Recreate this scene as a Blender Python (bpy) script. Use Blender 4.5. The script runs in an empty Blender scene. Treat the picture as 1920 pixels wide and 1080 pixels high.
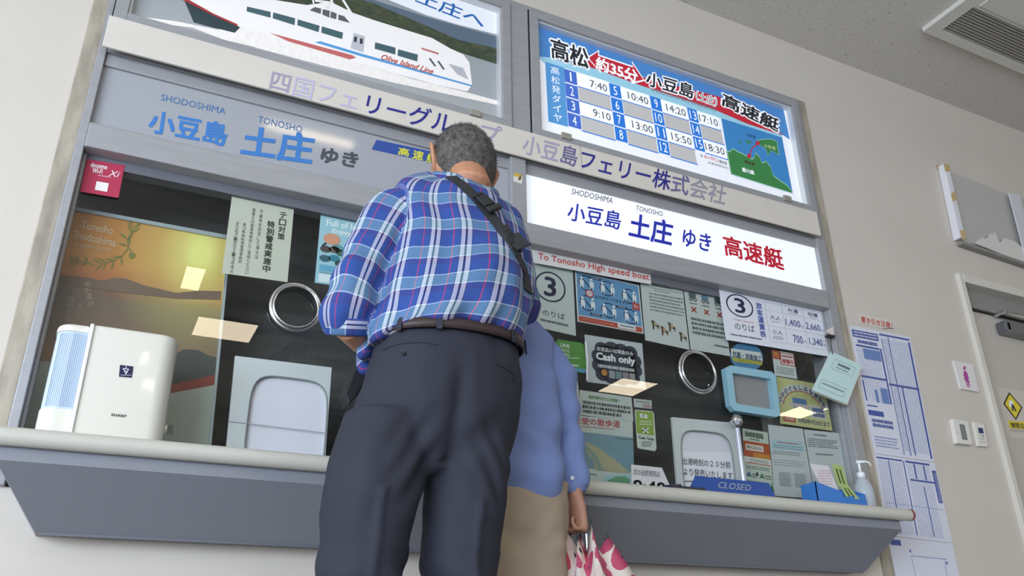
import bpy, bmesh, math, random
import numpy as np
from mathutils import Vector, Matrix, noise
from mathutils.bvhtree import BVHTree
random.seed(7)
S = bpy.context.scene
C = S.collection
# ---------------------------------------------------------------- camera
F, PITCH, YAW, ROLL = 1572.36, 0.42585, 0.46362, -0.01402
CAM = Vector((0.0, -2.4, 0.30))
fw = Vector((math.sin(YAW)*math.cos(PITCH), math.cos(YAW)*math.cos(PITCH), math.sin(PITCH)))
rt = Vector((math.cos(YAW), -math.sin(YAW), 0.0)); up = rt.cross(fw)
R_ = rt*math.cos(ROLL)+up*math.sin(ROLL); U_ = -rt*math.sin(ROLL)+up*math.cos(ROLL)
cd = bpy.data.cameras.new('camera'); cam = bpy.data.objects.new('camera', cd); C.objects.link(cam)
cd.sensor_width = 36.0; cd.lens = F/1920*36.0; cd.clip_start = 0.02
cam.matrix_world = Matrix(((R_.x, U_.x, -fw.x, CAM.x), (R_.y, U_.y, -fw.y, CAM.y), (R_.z, U_.z, -fw.z, CAM.z), (0, 0, 0, 1)))
S.camera = cam
def at(x, y, Y=0.0):            # photograph pixel -> point on the vertical plane at depth Y (the wall is Y=0)
    d = fw+R_*((x-960)/F)+U_*((540-y)/F)
    return CAM+d*((Y-CAM.y)/d.y)
def ceil_at(x, y, Z):
    d = fw+R_*((x-960)/F)+U_*((540-y)/F)
    return CAM+d*((Z-CAM.z)/d.z)
# ---------------------------------------------------------------- view, world, lights
S.view_settings.view_transform = 'Standard'; S.view_settings.look = 'None'
S.view_settings.exposure = 0.13; S.view_settings.gamma = 1.0; S.view_settings.use_curve_mapping = False
W = bpy.data.worlds.new('world'); S.world = W; W.use_nodes = True
W.node_tree.nodes['Background'].inputs[0].default_value = (0.90, 0.95, 1.0, 1)
W.node_tree.nodes['Background'].inputs[1].default_value = 1.6
ld = bpy.data.lights.new('entrance_daylight', 'AREA'); ld.shape = 'RECTANGLE'; ld.size = 4.6; ld.size_y = 2.1
ld.energy = 330; ld.color = (0.72, 0.83, 1.0)
lo = bpy.data.objects.new('entrance_daylight', ld); C.objects.link(lo)
lo.location = (-3.6, -4.6, 1.1); lo.rotation_euler = (math.radians(90), 0, math.radians(-52))
LAMP_STRENGTH = 18.0
# ---------------------------------------------------------------- materials
def lin(c):
    return tuple((v/12.92 if v <= .04045 else ((v+.055)/1.055)**2.4) for v in c)
def hexc(h):
    h = h.lstrip('#'); return lin(tuple(int(h[i:i+2], 16)/255 for i in (0, 2, 4)))
MC = {}
def M(h, rough=0.6, metal=0.0, name=None, emit=0.0, spec=0.4, var=0.0, vscale=20.0, bump=0.0, bscale=60.0, stretch=(1, 1, 1), coat=0.0, alpha=1.0):
    key = (h, rough, metal, emit, spec, var, vscale, bump, bscale, stretch, coat, alpha)
    if key in MC: return MC[key]
    m = bpy.data.materials.new(name or 'paint_'+h.strip('#')); m.use_nodes = True
    n = m.node_tree.nodes; l = m.node_tree.links; b = n['Principled BSDF']
    c = hexc(h)
    b.inputs['Base Color'].default_value = (*c, 1); b.inputs['Roughness'].default_value = rough
    b.inputs['Metallic'].default_value = metal; b.inputs['Specular IOR Level'].default_value = spec
    b.inputs['Coat Weight'].default_value = coat; b.inputs['Coat Roughness'].default_value = .05
    b.inputs['Alpha'].default_value = alpha
    if emit:
        b.inputs['Emission Color'].default_value = (*c, 1); b.inputs['Emission Strength'].default_value = emit
    if var or bump:
        tc = n.new('ShaderNodeTexCoord'); mp = n.new('ShaderNodeMapping'); mp.inputs['Scale'].default_value = stretch
        l.new(tc.outputs['Object'], mp.inputs[0])
    if var:
        t = n.new('ShaderNodeTexNoise'); t.inputs['Scale'].default_value = vscale; t.inputs['Detail'].default_value = 5
        l.new(mp.outputs[0], t.inputs['Vector'])
        r = n.new('ShaderNodeMapRange'); r.inputs[1].default_value = .3; r.inputs[2].default_value = .7
        r.inputs[3].default_value = 1-var; r.inputs[4].default_value = 1+var
        l.new(t.outputs[0], r.inputs[0])
        v = n.new('ShaderNodeVectorMath'); v.operation = 'SCALE'; v.inputs[0].default_value = c
        l.new(r.outputs[0], v.inputs['Scale']); l.new(v.outputs[0], b.inputs['Base Color'])
    if bump:
        t = n.new('ShaderNodeTexNoise'); t.inputs['Scale'].default_value = bscale; t.inputs['Detail'].default_value = 4
        l.new(mp.outputs[0], t.inputs['Vector'])
        bp = n.new('ShaderNodeBump'); bp.inputs['Strength'].default_value = bump; bp.inputs['Distance'].default_value = .004
        l.new(t.outputs[0], bp.inputs['Height']); l.new(bp.outputs[0], b.inputs['Normal'])
    MC[key] = m; return m
WALL = M('#d0c8bd', .55, var=.025, vscale=3, bump=.08, bscale=180, name='painted_wall', spec=.3)
CEIL = M('#c3beb6', .9, name='ceiling_board')
def make_ceiling_mat(m):
    n = m.node_tree.nodes; l = m.node_tree.links; b = n['Principled BSDF']
    tc = n.new('ShaderNodeTexCoord'); mp = n.new('ShaderNodeMapping'); mp.inputs['Scale'].default_value = (1, 2.2, 1)
    l.new(tc.outputs['Object'], mp.inputs[0])
    t = n.new('ShaderNodeTexNoise'); t.inputs['Scale'].default_value = 45; t.inputs['Detail'].default_value = 3; t.inputs['Roughness'].default_value = .7
    l.new(mp.outputs[0], t.inputs['Vector'])
    r = n.new('ShaderNodeValToRGB'); r.color_ramp.elements[0].position = .30; r.color_ramp.elements[0].color = (*hexc('#7d776f'), 1)
    r.color_ramp.elements[1].position = .40; r.color_ramp.elements[1].color = (*hexc('#cfcac2'), 1)
    l.new(t.outputs[0], r.inputs[0]); l.new(r.outputs[0], b.inputs['Base Color'])
    bp = n.new('ShaderNodeBump'); bp.inputs['Strength'].default_value = .5; bp.inputs['Distance'].default_value = .004
    l.new(t.outputs[0], bp.inputs['Height']); l.new(bp.outputs[0], b.inputs['Normal'])
make_ceiling_mat(CEIL)
ALU = M('#a2a2a4', .45, .2, name='grey_aluminium', var=.05, vscale=8, stretch=(1, 1, 6))
ALUD = M('#6d6f76', .5, .2, name='dark_aluminium')
GREYP = M('#8f9199', .45, .15, name='grey_steel_panel', var=.03, vscale=4)
CASING = M('#a59c8c', .7, name='worn_beige_casing', var=.22, vscale=14, stretch=(2, 1, .6), bump=.3, bscale=40)
BLACK = M('#131316', .4, name='black_gap')
CHROME = M('#d7d9dc', .12, 1.0, name='chrome')
def glass_mat(name='window_glass', tint=(.93, .95, .94), rough=.0, ior=1.5):
    m = bpy.data.materials.new(name); m.use_nodes = True; n = m.node_tree.nodes; l = m.node_tree.links; n.clear()
    o = n.new('ShaderNodeOutputMaterial'); mx = n.new('ShaderNodeMixShader'); f = n.new('ShaderNodeFresnel'); f.inputs[0].default_value = ior
    t = n.new('ShaderNodeBsdfTransparent'); t.inputs[0].default_value = (*tint, 1)
    g = n.new('ShaderNodeBsdfGlossy'); g.inputs['Roughness'].default_value = rough
    ge = n.new('ShaderNodeNewGeometry'); iv = n.new('ShaderNodeMath'); iv.operation = 'SUBTRACT'; iv.inputs[0].default_value = 1; l.new(ge.outputs['Backfacing'], iv.inputs[1])
    mu = n.new('ShaderNodeMath'); mu.operation = 'MULTIPLY'; l.new(f.outputs[0], mu.inputs[0]); l.new(iv.outputs[0], mu.inputs[1])
    l.new(mu.outputs[0], mx.inputs[0]); l.new(t.outputs[0], mx.inputs[1]); l.new(g.outputs[0], mx.inputs[2]); l.new(mx.outputs[0], o.inputs[0])
    return m
GLASS = glass_mat()
# ---------------------------------------------------------------- object helpers
def link(name, me, mats, parent=None, smooth=False):
    o = bpy.data.objects.new(name, me); C.objects.link(o)
    for m in (mats if isinstance(mats, (list, tuple)) else [mats]): me.materials.append(m)
    if smooth:
        me.polygons.foreach_set('use_smooth', [True]*len(me.polygons))
    if parent: o.parent = parent
    return o
def mesh(name, V, Fc, mats, parent=None, smooth=False, mi=None):
    me = bpy.data.meshes.new(name); me.from_pydata([tuple(v) for v in V], [], Fc)
    if mi is not None: me.polygons.foreach_set('material_index', mi)
    me.update(); return link(name, me, mats, parent, smooth)
def thing(name, label, cat, loc=(0, 0, 0), group=None):
    o = bpy.data.objects.new(name, None); C.objects.link(o); o.location = loc; o.empty_display_size = .05
    o['label'] = label; o['category'] = cat
    if group: o['group'] = group
    return o
def tag(o, label, cat, group=None):
    o['label'] = label; o['category'] = cat
    if group: o['group'] = group
    return o
def struct(o): o['kind'] = 'structure'; return o
class B:                                   # box / prism collector -> one mesh
    def __init__(s): s.bm = bmesh.new()
    def box(s, x0, x1, y0, y1, z0, z1):
        vs = [s.bm.verts.new(p) for p in ((x0, y0, z0), (x1, y0, z0), (x1, y1, z0), (x0, y1, z0), (x0, y0, z1), (x1, y0, z1), (x1, y1, z1), (x0, y1, z1))]
        for f in ((0, 3, 2, 1), (4, 5, 6, 7), (0, 1, 5, 4), (1, 2, 6, 5), (2, 3, 7, 6), (3, 0, 4, 7)): s.bm.faces.new([vs[i] for i in f])
        return s
    def prism(s, pts, dvec):               # polygon extruded by dvec
        a = [s.bm.verts.new(p) for p in pts]; b = [s.bm.verts.new(Vector(p)+Vector(dvec)) for p in pts]; n = len(a)
        s.bm.faces.new(a); s.bm.faces.new(b[::-1])
        for i in range(n): s.bm.faces.new((a[i], b[i], b[(i+1) % n], a[(i+1) % n]))
        return s
    def tube(s, pts, rad, n=12, cap=True, sq=None):
        V, Fc, _ = tube_data(pts, rad, n)
        vs = [s.bm.verts.new(v) for v in V]
        for f in Fc:
            try: s.bm.faces.new([vs[i] for i in f])
            except ValueError: pass
        return s
    def done(s, name, mat, parent=None, bevel=0.0, smooth=False, seg=2):
        bmesh.ops.recalc_face_normals(s.bm, faces=s.bm.faces)
        if bevel: bmesh.ops.bevel(s.bm, geom=list(s.bm.edges), offset=bevel, segments=seg, affect='EDGES', profile=.5)
        me = bpy.data.meshes.new(name); s.bm.to_mesh(me); s.bm.free()
        return link(name, me, mat, parent, smooth)
def tube_data(pts, rad, n=16, up0=None, uoff=0.0):
    pts = [Vector(p) for p in pts]; V = []; Fc = []; K = []; L = 0.0
    rad = rad if isinstance(rad, (list, tuple)) else [rad]*len(pts)
    N = None
    rm = sum(rad)/len(rad)
    for i, p in enumerate(pts):
        t = (pts[min(i+1, len(pts)-1)]-pts[max(i-1, 0)]).normalized()
        if N is None:
            N = (up0 or Vector((0, 0, 1))); N = N-t*N.dot(t)
            if N.length < .05: N = Vector((0, 1, 0)); N = N-t*N.dot(t)
        else: N = N-t*N.dot(t)
        N.normalize(); Bn = t.cross(N)
        if i: L += (p-pts[i-1]).length
        for k in range(n):
            a = 2*math.pi*k/n
            V.append(p+(N*math.cos(a)+Bn*math.sin(a))*rad[i]); K.append((uoff+rm*(a if a < math.pi else a-2*math.pi), L, 0))
    m = len(pts)
    for i in range(m-1):
        for k in range(n):
            k2 = (k+1) % n; Fc.append((i*n+k, i*n+k2, (i+1)*n+k2, (i+1)*n+k))
    Fc.append(tuple(range(n))[::-1]); Fc.append(tuple((m-1)*n+k for k in range(n)))
    return V, Fc, K
def spline(pts, sub=6):                    # Catmull-Rom through tuples of any length
    P = [tuple(pts[0])]+[tuple(p) for p in pts]+[tuple(pts[-1])]; out = []
    for i in range(1, len(P)-2):
        for j in range(sub):
            t = j/sub; a, b, c, d = P[i-1], P[i], P[i+1], P[i+2]
            out.append(tuple(.5*(2*q+(r-p)*t+(2*p-5*q+4*r-s)*t*t+(-p+3*q-3*r+s)*t**3) for p, q, r, s in zip(a, b, c, d)))
    out.append(tuple(pts[-1])); return out
def quad_pts(q, Y): return [at(p[0], p[1], Y) for p in q]
def clean_text_mesh(s, bold=0.0, cols=None, shear=0.0, space=1.0):
    c = bpy.data.curves.new('t', 'FONT'); c.body = s; c.resolution_u = 2; c.offset = bold; c.shear = shear; c.space_character = space
    if cols:
        for i in range(len(s)): c.body_format[i].material_index = cols[i]
        nm = max(cols)+1
        for i in range(nm): c.materials.append(M('#000000'))
    o = bpy.data.objects.new('t', c); C.objects.link(o); bpy.context.view_layer.update()
    me = bpy.data.meshes.new_from_object(o.evaluated_get(bpy.context.evaluated_depsgraph_get()))
    V = np.empty(len(me.vertices)*3); me.vertices.foreach_get('co', V); V = V.reshape(-1, 3)[:, :2].copy()
    Fc = [tuple(p.vertices) for p in me.polygons]; mi = [p.material_index for p in me.polygons]
    bpy.data.objects.remove(o); bpy.data.curves.remove(c); bpy.data.meshes.remove(me)
    return V, Fc, mi
TC = {}
class Ink:                                 # flat print on a plane: polygons and lettering, one mesh
    def __init__(s, Y, quad=None, frame=None):
        s.Y = Y; s.V = []; s.F = []; s.mi = []; s.mats = []; s.frame = frame
        s.Q = [at(p[0], p[1], Y) for p in quad] if quad else None
    def m(s, c, **k):
        mm = c if not isinstance(c, str) else M(c, k.get('rough', .5), emit=k.get('emit', 0))
        if mm not in s.mats: s.mats.append(mm)
        return s.mats.index(mm)
    def W(s, p, lay):
        if s.frame: v = s.frame(p[0], p[1]); return v+s.frame.n*(-.00035*lay) if hasattr(s.frame, 'n') else v
        if s.Q:
            u, w = p; q = s.Q; v = (q[0]*(1-u)+q[1]*u)*(1-w)+(q[3]*(1-u)+q[2]*u)*w; v = v.copy()
        else: v = at(p[0], p[1], s.Y)
        v.y -= .00035*lay; return v
    def poly(s, pts, c, lay=1, **k):
        i = len(s.V); s.V += [s.W(p, lay) for p in pts]; s.F.append(tuple(range(i, i+len(pts)))); s.mi.append(s.m(c, **k)); return s
    def rect(s, x0, y0, x1, y1, c, lay=1, **k): return s.poly([(x0, y0), (x1, y0), (x1, y1), (x0, y1)], c, lay, **k)
    def disc(s, cx, cy, rx, ry, c, lay=1, n=28, ri=0.0):
        if ri == 0: return s.poly([(cx+rx*math.cos(2*math.pi*i/n), cy+ry*math.sin(2*math.pi*i/n)) for i in range(n)], c, lay)
        i0 = len(s.V)
        for i in range(n):
            a = 2*math.pi*i/n
            s.V.append(s.W((cx+rx*math.cos(a), cy+ry*math.sin(a)), lay)); s.V.append(s.W((cx+rx*ri*math.cos(a), cy+ry*ri*math.sin(a)), lay))
        k = s.m(c)
        for i in range(n):
            j = (i+1) % n; s.F.append((i0+2*i, i0+2*j, i0+2*j+1, i0+2*i+1)); s.mi.append(k)
        return s
    def line(s, pts, w, c, lay=1):
        for a, b in zip(pts[:-1], pts[1:]):
            dx, dy = b[0]-a[0], b[1]-a[1]; L = math.hypot(dx, dy) or 1; nx, ny = -dy/L*w/2, dx/L*w/2
            s.poly([(a[0]+nx, a[1]+ny), (b[0]+nx, b[1]+ny), (b[0]-nx, b[1]-ny), (a[0]-nx, a[1]-ny)], c, lay)
        return s
    def text(s, t, tl, tr, bl, c, bold=0.0, lay=2, cols=None, fit=True, shear=0.0, space=1.0):
        key = (t, tuple(cols) if cols else None, shear, space)
        if key not in TC: TC[key] = clean_text_mesh(t, 0.0, cols, shear, space)
        V, Fc, mi = TC[key]
        if len(V) == 0: return s
        x0, y0 = V.min(0); x1, y1 = V.max(0); sx = (x1-x0) or 1; sy = (y1-y0) or 1
        if bold:                           # thicken by overprinting shifted copies
            nd = 4 if bold < .05 else 8
            for q in range(nd):
                a = 2*math.pi*(q+.5)/nd; dx = math.cos(a)*bold/sx; dy = math.sin(a)*bold/sy
                ex = (tr[0]-tl[0], tr[1]-tl[1]); ey = (bl[0]-tl[0], bl[1]-tl[1])
                sh = (ex[0]*dx+ey[0]*dy, ex[1]*dx+ey[1]*dy)
                s.text(t, (tl[0]+sh[0], tl[1]+sh[1]), (tr[0]+sh[0], tr[1]+sh[1]), (bl[0]+sh[0], bl[1]+sh[1]), c, 0.0, lay+.05*q, cols, fit, shear, space)
            lay = lay+.45
        i0 = len(s.V)
        for v in V:
            u = (v[0]-x0)/sx; w = (y1-v[1])/sy
            s.V.append(s.W((tl[0]+(tr[0]-tl[0])*u+(bl[0]-tl[0])*w, tl[1]+(tr[1]-tl[1])*u+(bl[1]-tl[1])*w), lay))
        cc = [s.m(x) for x in c] if isinstance(c, (list, tuple)) else [s.m(c)]
        for f, m_ in zip(Fc, mi):
            s.F.append(tuple(i0+k for k in f)); s.mi.append(cc[min(m_, len(cc)-1)])
        return s
    def tbox(s, t, x0, y0, x1, y1, c, **k): return s.text(t, (x0, y0), (x1, y0), (x0, y1), c, **k)
    def vtext(s, t, x0, y0, x1, y1, c, **k):     # column of characters inside a box
        n = len(t); h = (y1-y0)/n
        for i, ch in enumerate(t):
            if ch == ' ': continue
            s.tbox(ch, x0, y0+h*i+h*.06, x1, y0+h*(i+1)-h*.06, c, **k)
        return s
    def lines(s, x0, y0, x1, y1, n, c, fill=.55, lay=2, ragged=True, seed=1):   # lines of print too small to read
        r = random.Random(seed); h = (y1-y0)/n
        for i in range(n):
            x = x0; e = x1-(r.random()*.35*(x1-x0) if ragged and i % 3 == 2 else 0)
            while x < e:
                w = (x1-x0)*r.uniform(.012, .05); y = y0+h*(i+.5)
                hh = h*fill*r.uniform(.35, .5)
                s.rect(x, y-hh, min(x+w, e), y+hh, c, lay); x += w+(x1-x0)*r.uniform(.006, .02)
        return s
    def done(s, name, parent):
        o = mesh(name, s.V, s.F, s.mats, parent, mi=s.mi); return o
class Loc:                                 # local frame for print on tilted things
    def __init__(s, o, ux, uy, n): s.o, s.ux, s.uy, s.n = Vector(o), Vector(ux), Vector(uy), Vector(n).normalized()*-1
    def __call__(s, u, v): return s.o+s.ux*u+s.uy*v
def sheet(name, label, cat, quad, Y, col, th=.0006, group=None, rough=.6, mat=None):
    P = quad_pts(quad, Y); o = B().prism(P, (0, th, 0)).done(name, mat or M(col, rough))
    return tag(o, label, cat, group)
def zavg(pts, Y): return sum(at(*p, Y).z for p in pts)/len(pts)
def xavg(pts, Y): return sum(at(*p, Y).x for p in pts)/len(pts)
# ================================================================ SETTING
ZC = 3.2
XL = xavg([(213, 38), (167, 170), (73, 493), (11, 760)], -.012)      # casing / frame boundary on the left
XR = xavg([(1508, 280), (1543, 447), (1568, 560), (1601, 740)], -.012)
XCL = xavg([(190, 0), (127, 170), (40, 493)], -.012); XCR = XR+.05
ZT = zavg([(988, 16), (1280, 108), (1487, 182)], -.02)
ZB = .72
DX0 = xavg([(1796, 505), (1836, 649), (1882, 860)], -.02); DZ = zavg([(1796, 505), (1856, 526), (1920, 549)], -.02)
DX1 = DX0+.98
FT = .045
def wall_block(name, x0, x1, z0, z1): return struct(B().box(x0, x1, 0, .15, z0, z1).done(name, WALL))
b = B()
b.box(-4.4, XL, 0, .15, 0, ZC).box(XR, DX0+.01, 0, .15, 0, ZC).box(XL, XR, 0, .15, ZT, ZC).box(XL, XR, 0, .15, 0, ZB).box(DX0+.01, DX1-.01, 0, .15, DZ-.01, ZC).box(DX1-.01, 9.5, 0, .15, 0, ZC)
struct(b.done('wall_counter_side', WALL))
struct(B().box(-4.4, 9.5, -8.0, .15, ZC, ZC+.1).done('ceiling', CEIL))
struct(B().box(-4.4, 9.5, -8.0, 1.6, -.1, 0).done('floor', M('#8d8a85', .35, name='floor_tile', var=.05, vscale=2)))
struct(B().box(9.5, 9.6, -8.0, .15, 0, ZC).done('wall_far_right', WALL))
b = B()
b.box(-4.4, 9.5, -8.1, -8.0, 0, .9).box(-4.4, 9.5, -8.1, -8.0, 2.5, ZC)
for x in (-4.4, -1.0, 2.4, 5.8, 9.2): b.box(x, x+.3, -8.1, -8.0, .9, 2.5)
struct(b.done('wall_behind', WALL))
struct(B().box(-4.4, -.75, -1.35, -1.0, 2.25, ZC).done('trim_shade_beam', WALL))  # beam out of view, added to shade the upper left of the wall
# office behind the glass
INT = M('#34363a', .8, name='dark_office_screen')
def int_mat(m):
    n = m.node_tree.nodes; l = m.node_tree.links; b = n['Principled BSDF']
    tc = n.new('ShaderNodeTexCoord'); mp = n.new('ShaderNodeMapping'); mp.inputs['Scale'].default_value = (1.4, 1, 11)
    l.new(tc.outputs['Object'], mp.inputs[0]); t = n.new('ShaderNodeTexNoise'); t.inputs['Scale'].default_value = 1.6; t.inputs['Detail'].default_value = 6
    l.new(mp.outputs[0], t.inputs['Vector']); r = n.new('ShaderNodeValToRGB')
    r.color_ramp.elements[0].position = .35; r.color_ramp.elements[0].color = (*hexc('#434448'), 1)
    r.color_ramp.elements[1].position = .72; r.color_ramp.elements[1].color = (*hexc('#68645e'), 1)
    l.new(t.outputs[0], r.inputs[0]); l.new(r.outputs[0], b.inputs['Base Color'])
int_mat(INT)
struct(B().box(XL-.3, XR+.3, .32, .34, .5, ZT+.1).done('wall_office', INT))
b = B().box(XL-.3, XR+.3, .15, .32, .4, .74); struct(b.done('trim_office_sill', M('#8c8b86', .6)))
# casing strips round the opening
b = B().box(XCL, XL+.004, -.014, .01, .80, ZT+.03); struct(b.done('trim_casing_left', CASING, bevel=.004))
b = B().box(XR-.004, XCR, -.010, .01, .30, ZT+.012); struct(b.done('trim_casing_right', CASING, bevel=.003))
# ---- ticket window frame (structure)
zF0 = zavg([(283, 60), (640, 152), (960, 237), (1260, 319), (1530, 398)], -.05)     # fascia top
zF1 = zavg([(188, 95), (640, 207), (960, 286), (1260, 366), (1538, 442)], -.05)     # fascia bottom
zP0 = zavg([(183, 135), (500, 203), (986, 323), (1520, 457)], .0)                   # sign panel top
zP1 = zavg([(152, 233), (454, 293), (986, 413), (1260, 475), (1533, 540)], .0)      # sign panel bottom
zPf = zavg([(152, 233), (454, 293), (986, 413), (1260, 475), (1533, 540)], -.030)      # the same edge on the protruding transom
zG = zavg([(143, 274), (377, 319), (1000, 458), (1220, 512), (1543, 575)], -.02)    # band bottom
xM0 = xavg([(955, 310), (957, 400)], -.02); xM1 = xavg([(983, 323), (986, 413)], -.02)
xU0 = xavg([(952, 4), (959, 233)], -.02); xU1 = xavg([(988, 17), (998, 240)], -.02)
fr = 0.055
w = thing('window_1', '', ''); del w['label'], w['category']; w['kind'] = 'structure'
w.location = (XL, 0, ZB)
def kid(o, p): o.parent = p; o.matrix_parent_inverse = p.matrix_basis.inverted(); return o
def wk(bb, name, mat, **k): return kid(bb.done(name, mat, **k), w)
frL = .026
wk(B().box(XL+.002, XL+frL, -.022, .12, ZB, ZT), 'side_frame', ALU, bevel=.003)
wk(B().box(XR-fr, XR-.002, -.022, .12, ZB, ZT), 'side_frame', ALU, bevel=.003)
wk(B().box(XL+frL, XR-fr, -.022, .12, ZT-.035, ZT-.001), 'top_frame', ALU, bevel=.003)
wk(B().box(XL+frL, XR-fr, -.030, .12, zG, zPf), 'transom', ALU, bevel=.004)
wk(B().box(XL+frL, XR-fr, -.010, .12, zP0, zF1+.01), 'transom', ALU, bevel=.003)
wk(B().box(XL+frL, XR-fr, -.018, .12, zF1+.01, zF0+.004), 'transom', ALU)
wk(B().box(xM0, xM1, -.034, .12, zPf-.004, zF1+.01), 'mullion', ALU, bevel=.003)
wk(B().box(xU0+.004, xU1-.004, -.026, .12, zF0, ZT-.035), 'mullion', ALU, bevel=.003)
wk(B().box(XL+frL, XR-fr, .02, .05, zG-.03, zG+.005), 'glass_rail', ALUD)
xg = (xM0+xM1)/2-.02
for k in (0, 1):
    wk(B().box((XL+frL, xg)[k], (xg, XR-fr)[k], .026, .032, .79, zG-.02), 'glass_pane', GLASS)
wk(B().box(xg-.006, xg+.006, .016, .036, .79, zG), 'glass_joint', ALUD)
wk(B().box(XL+frL, XL+frL+.010, .012, .05, .79, zG), 'glass_rail', ALU, bevel=.002)
wk(B().box(XR-fr-.012, XR-fr, .012, .05, .79, zG), 'glass_rail', ALU, bevel=.002)
# ---- fascia board with worn company lettering
xf0 = xavg([(205, 38), (188, 93)], -.05); xf1 = xavg([(1530, 398), (1538, 442)], -.05)
fas = B().box(xf0, xf1, -.056, -.0465, zF1, zF0-.001).done('fascia_board', M('#d6cfc4', .5, name='cream_fascia', var=.03, vscale=9), bevel=.002)
tag(fas, 'long cream board with worn navy company lettering above the ticket windows', 'sign')
k = Ink(-.0565)
NV, FD, MV, GY = '#2a2a86', '#c2bcd4', '#a79fb6', '#9a96a4'
t1 = '四国フェリーグループ'
BO = .012
k.text(t1, (512, 131), (942, 238), (504, 167), [M(NV), M(FD), M(MV)], cols=[2, 1, 1, 1, 0, 0, 0, 0, 1, 2], bold=.012)
k.done('lettering', fas); k = Ink(-.0565)
t2 = '小豆島フェリー株式会社'
k.text(t2, (984, 252), (1364, 350), (978, 287), [M(NV), M(MV), M(GY), M('#6b6690')], cols=[1, 1, 3, 0, 0, 0, 0, 0, 3, 2, 2], bold=.014)
k.done('lettering', fas); k = Ink(-.0563); k.line([(1087, 270), (1092, 318)], .8, '#8b8678', 1); k.done('seam', fas)
# ---- sign panels under the fascia
def panel_mat(name, base, em):
    m = bpy.data.materials.new(name); m.use_nodes = True; bb = m.node_tree.nodes['Principled BSDF']
    bb.inputs['Base Color'].default_value = (*hexc(base), 1); bb.inputs['Roughness'].default_value = .08
    bb.inputs['Emission Color'].default_value = (.88, .93, 1, 1); bb.inputs['Emission Strength'].default_value = em
    return m
SGN_OFF = panel_mat('unlit_acrylic', '#a3a5aa', 0); SGN_ON = panel_mat('lit_acrylic', '#e6e8ee', .42)
sp = B().box(XL+frL, xM0, .0, .012, zPf-.002, zP0).done('sign_panel', SGN_OFF)
tag(sp, 'unlit grey acrylic sign panel with pale blue lettering on the left', 'sign')
k = Ink(-.0006)
BL = '#3f7cc0'
k.text('SHODOSHIMA', (303, 176), (424, 203), (301, 188), '#4a79ab', bold=.0)
k.text('TONOSHO', (485, 217), (568, 237), (483, 229), '#4a79ab')
k.text('小豆島', (284, 206), (428, 233), (278, 247), BL, bold=.04)
k.text('土庄', (460, 236), (590, 254), (452, 290), BL, bold=.045)
k.text('ゆき', (606, 276), (673, 288), (600, 303), '#4b4f56', bold=.04)
k.done('lettering', sp)
st = sheet('sticker', 'blue strip sticker with yellow characters behind the man in plaid', 'sticker', [(706, 262), (866, 296), (862, 316), (697, 280)], -.0012, '#33509a', .0008)
k = Ink(-.0014); k.text('高', (748, 276), (768, 280), (746, 290), '#dcd94a', bold=.03); k.text('速', (776, 281), (795, 285), (773, 297), '#dcd94a', bold=.03)
k.text('艇', (802, 287), (821, 291), (799, 303), '#dcd94a', bold=.03); k.done('lettering', st)
sp = B().box(xM1, XR-fr, .0, .012, zPf-.002, zP0).done('sign_panel', SGN_ON)
tag(sp, 'lit white acrylic sign panel with blue and red lettering on the right', 'sign')
k = Ink(-.0006); DB = '#2a34b4'
k.text('SHODOSHIMA', (1073, 353), (1150, 371), (1071, 364), '#4a4a52')
k.text('TONOSHO', (1193, 385), (1243, 397), (1192, 394), '#4a4a52')
k.text('小豆島', (1067, 379), (1166, 398), (1063, 412), DB, bold=.018)
k.text('土庄', (1183, 399), (1262, 417), (1179, 443), DB, bold=.035)
k.text('ゆき', (1282, 428), (1334, 441), (1279, 460), DB, bold=.02)
k.text('高速艇', (1355, 440), (1465, 469), (1360, 478), '#d01c34', bold=.03)
k.done('lettering', sp)
# ================================================================ UPPER SIGN BOXES
def frame4(x0, x1, z0, z1, wd, y0, y1, name, mat, parent, bevel=.002):
    b = B()
    b.box(x0, x0+wd, y0, y1, z0, z1).box(x1-wd, x1, y0, y1, z0, z1).box(x0+wd, x1-wd, y0, y1, z1-wd, z1).box(x0+wd, x1-wd, y0, y1, z0, z0+wd)
    o = b.done(name, mat, parent, bevel=bevel); return o
zU = zF0+.004
LB = thing('light_box', 'grey framed sign case with a photograph of a white ferry', 'sign', (XL+fr, 0, zU))
RB = thing('light_box', 'grey framed lit timetable case with blue header and island map', 'sign', (xU1, 0, zU))
bx = [(XL+.022, xU0), (xU1, XR-.03)]
for t, (x0, x1) in zip((LB, RB), bx):
    kid(frame4(x0, x1, zU+.002, ZT-.028, .038, -.036, .02, 'case_frame', ALU, None), t)
    kid(frame4(x0+.038, x1-.038, zU+.04, ZT-.066, .008, -.024, .02, 'inner_bead', M('#d8d9da', .4, .3), None, .001), t)
    kid(B().box(x0-.004, x0, -.028, -.01, zU, ZT-.028).box(x0, x1, -.028, -.01, zU-.001, zU+.002).box(x1, x1+.003, -.028, -.01, zU, ZT-.028).done('shadow_gap', BLACK), t)
# latches
for t, pts in ((LB, [(287, 58), (891, 212)]), (RB, [(1062, 255), (1476, 372)])):
    for p in pts:
        q = at(*p, -.04)
        kid(B().box(q.x-.022, q.x+.022, -.046, -.034, q.z-.014, q.z+.012).done('latch', M('#b1aea0', .4, .5), bevel=.003), t)
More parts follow.
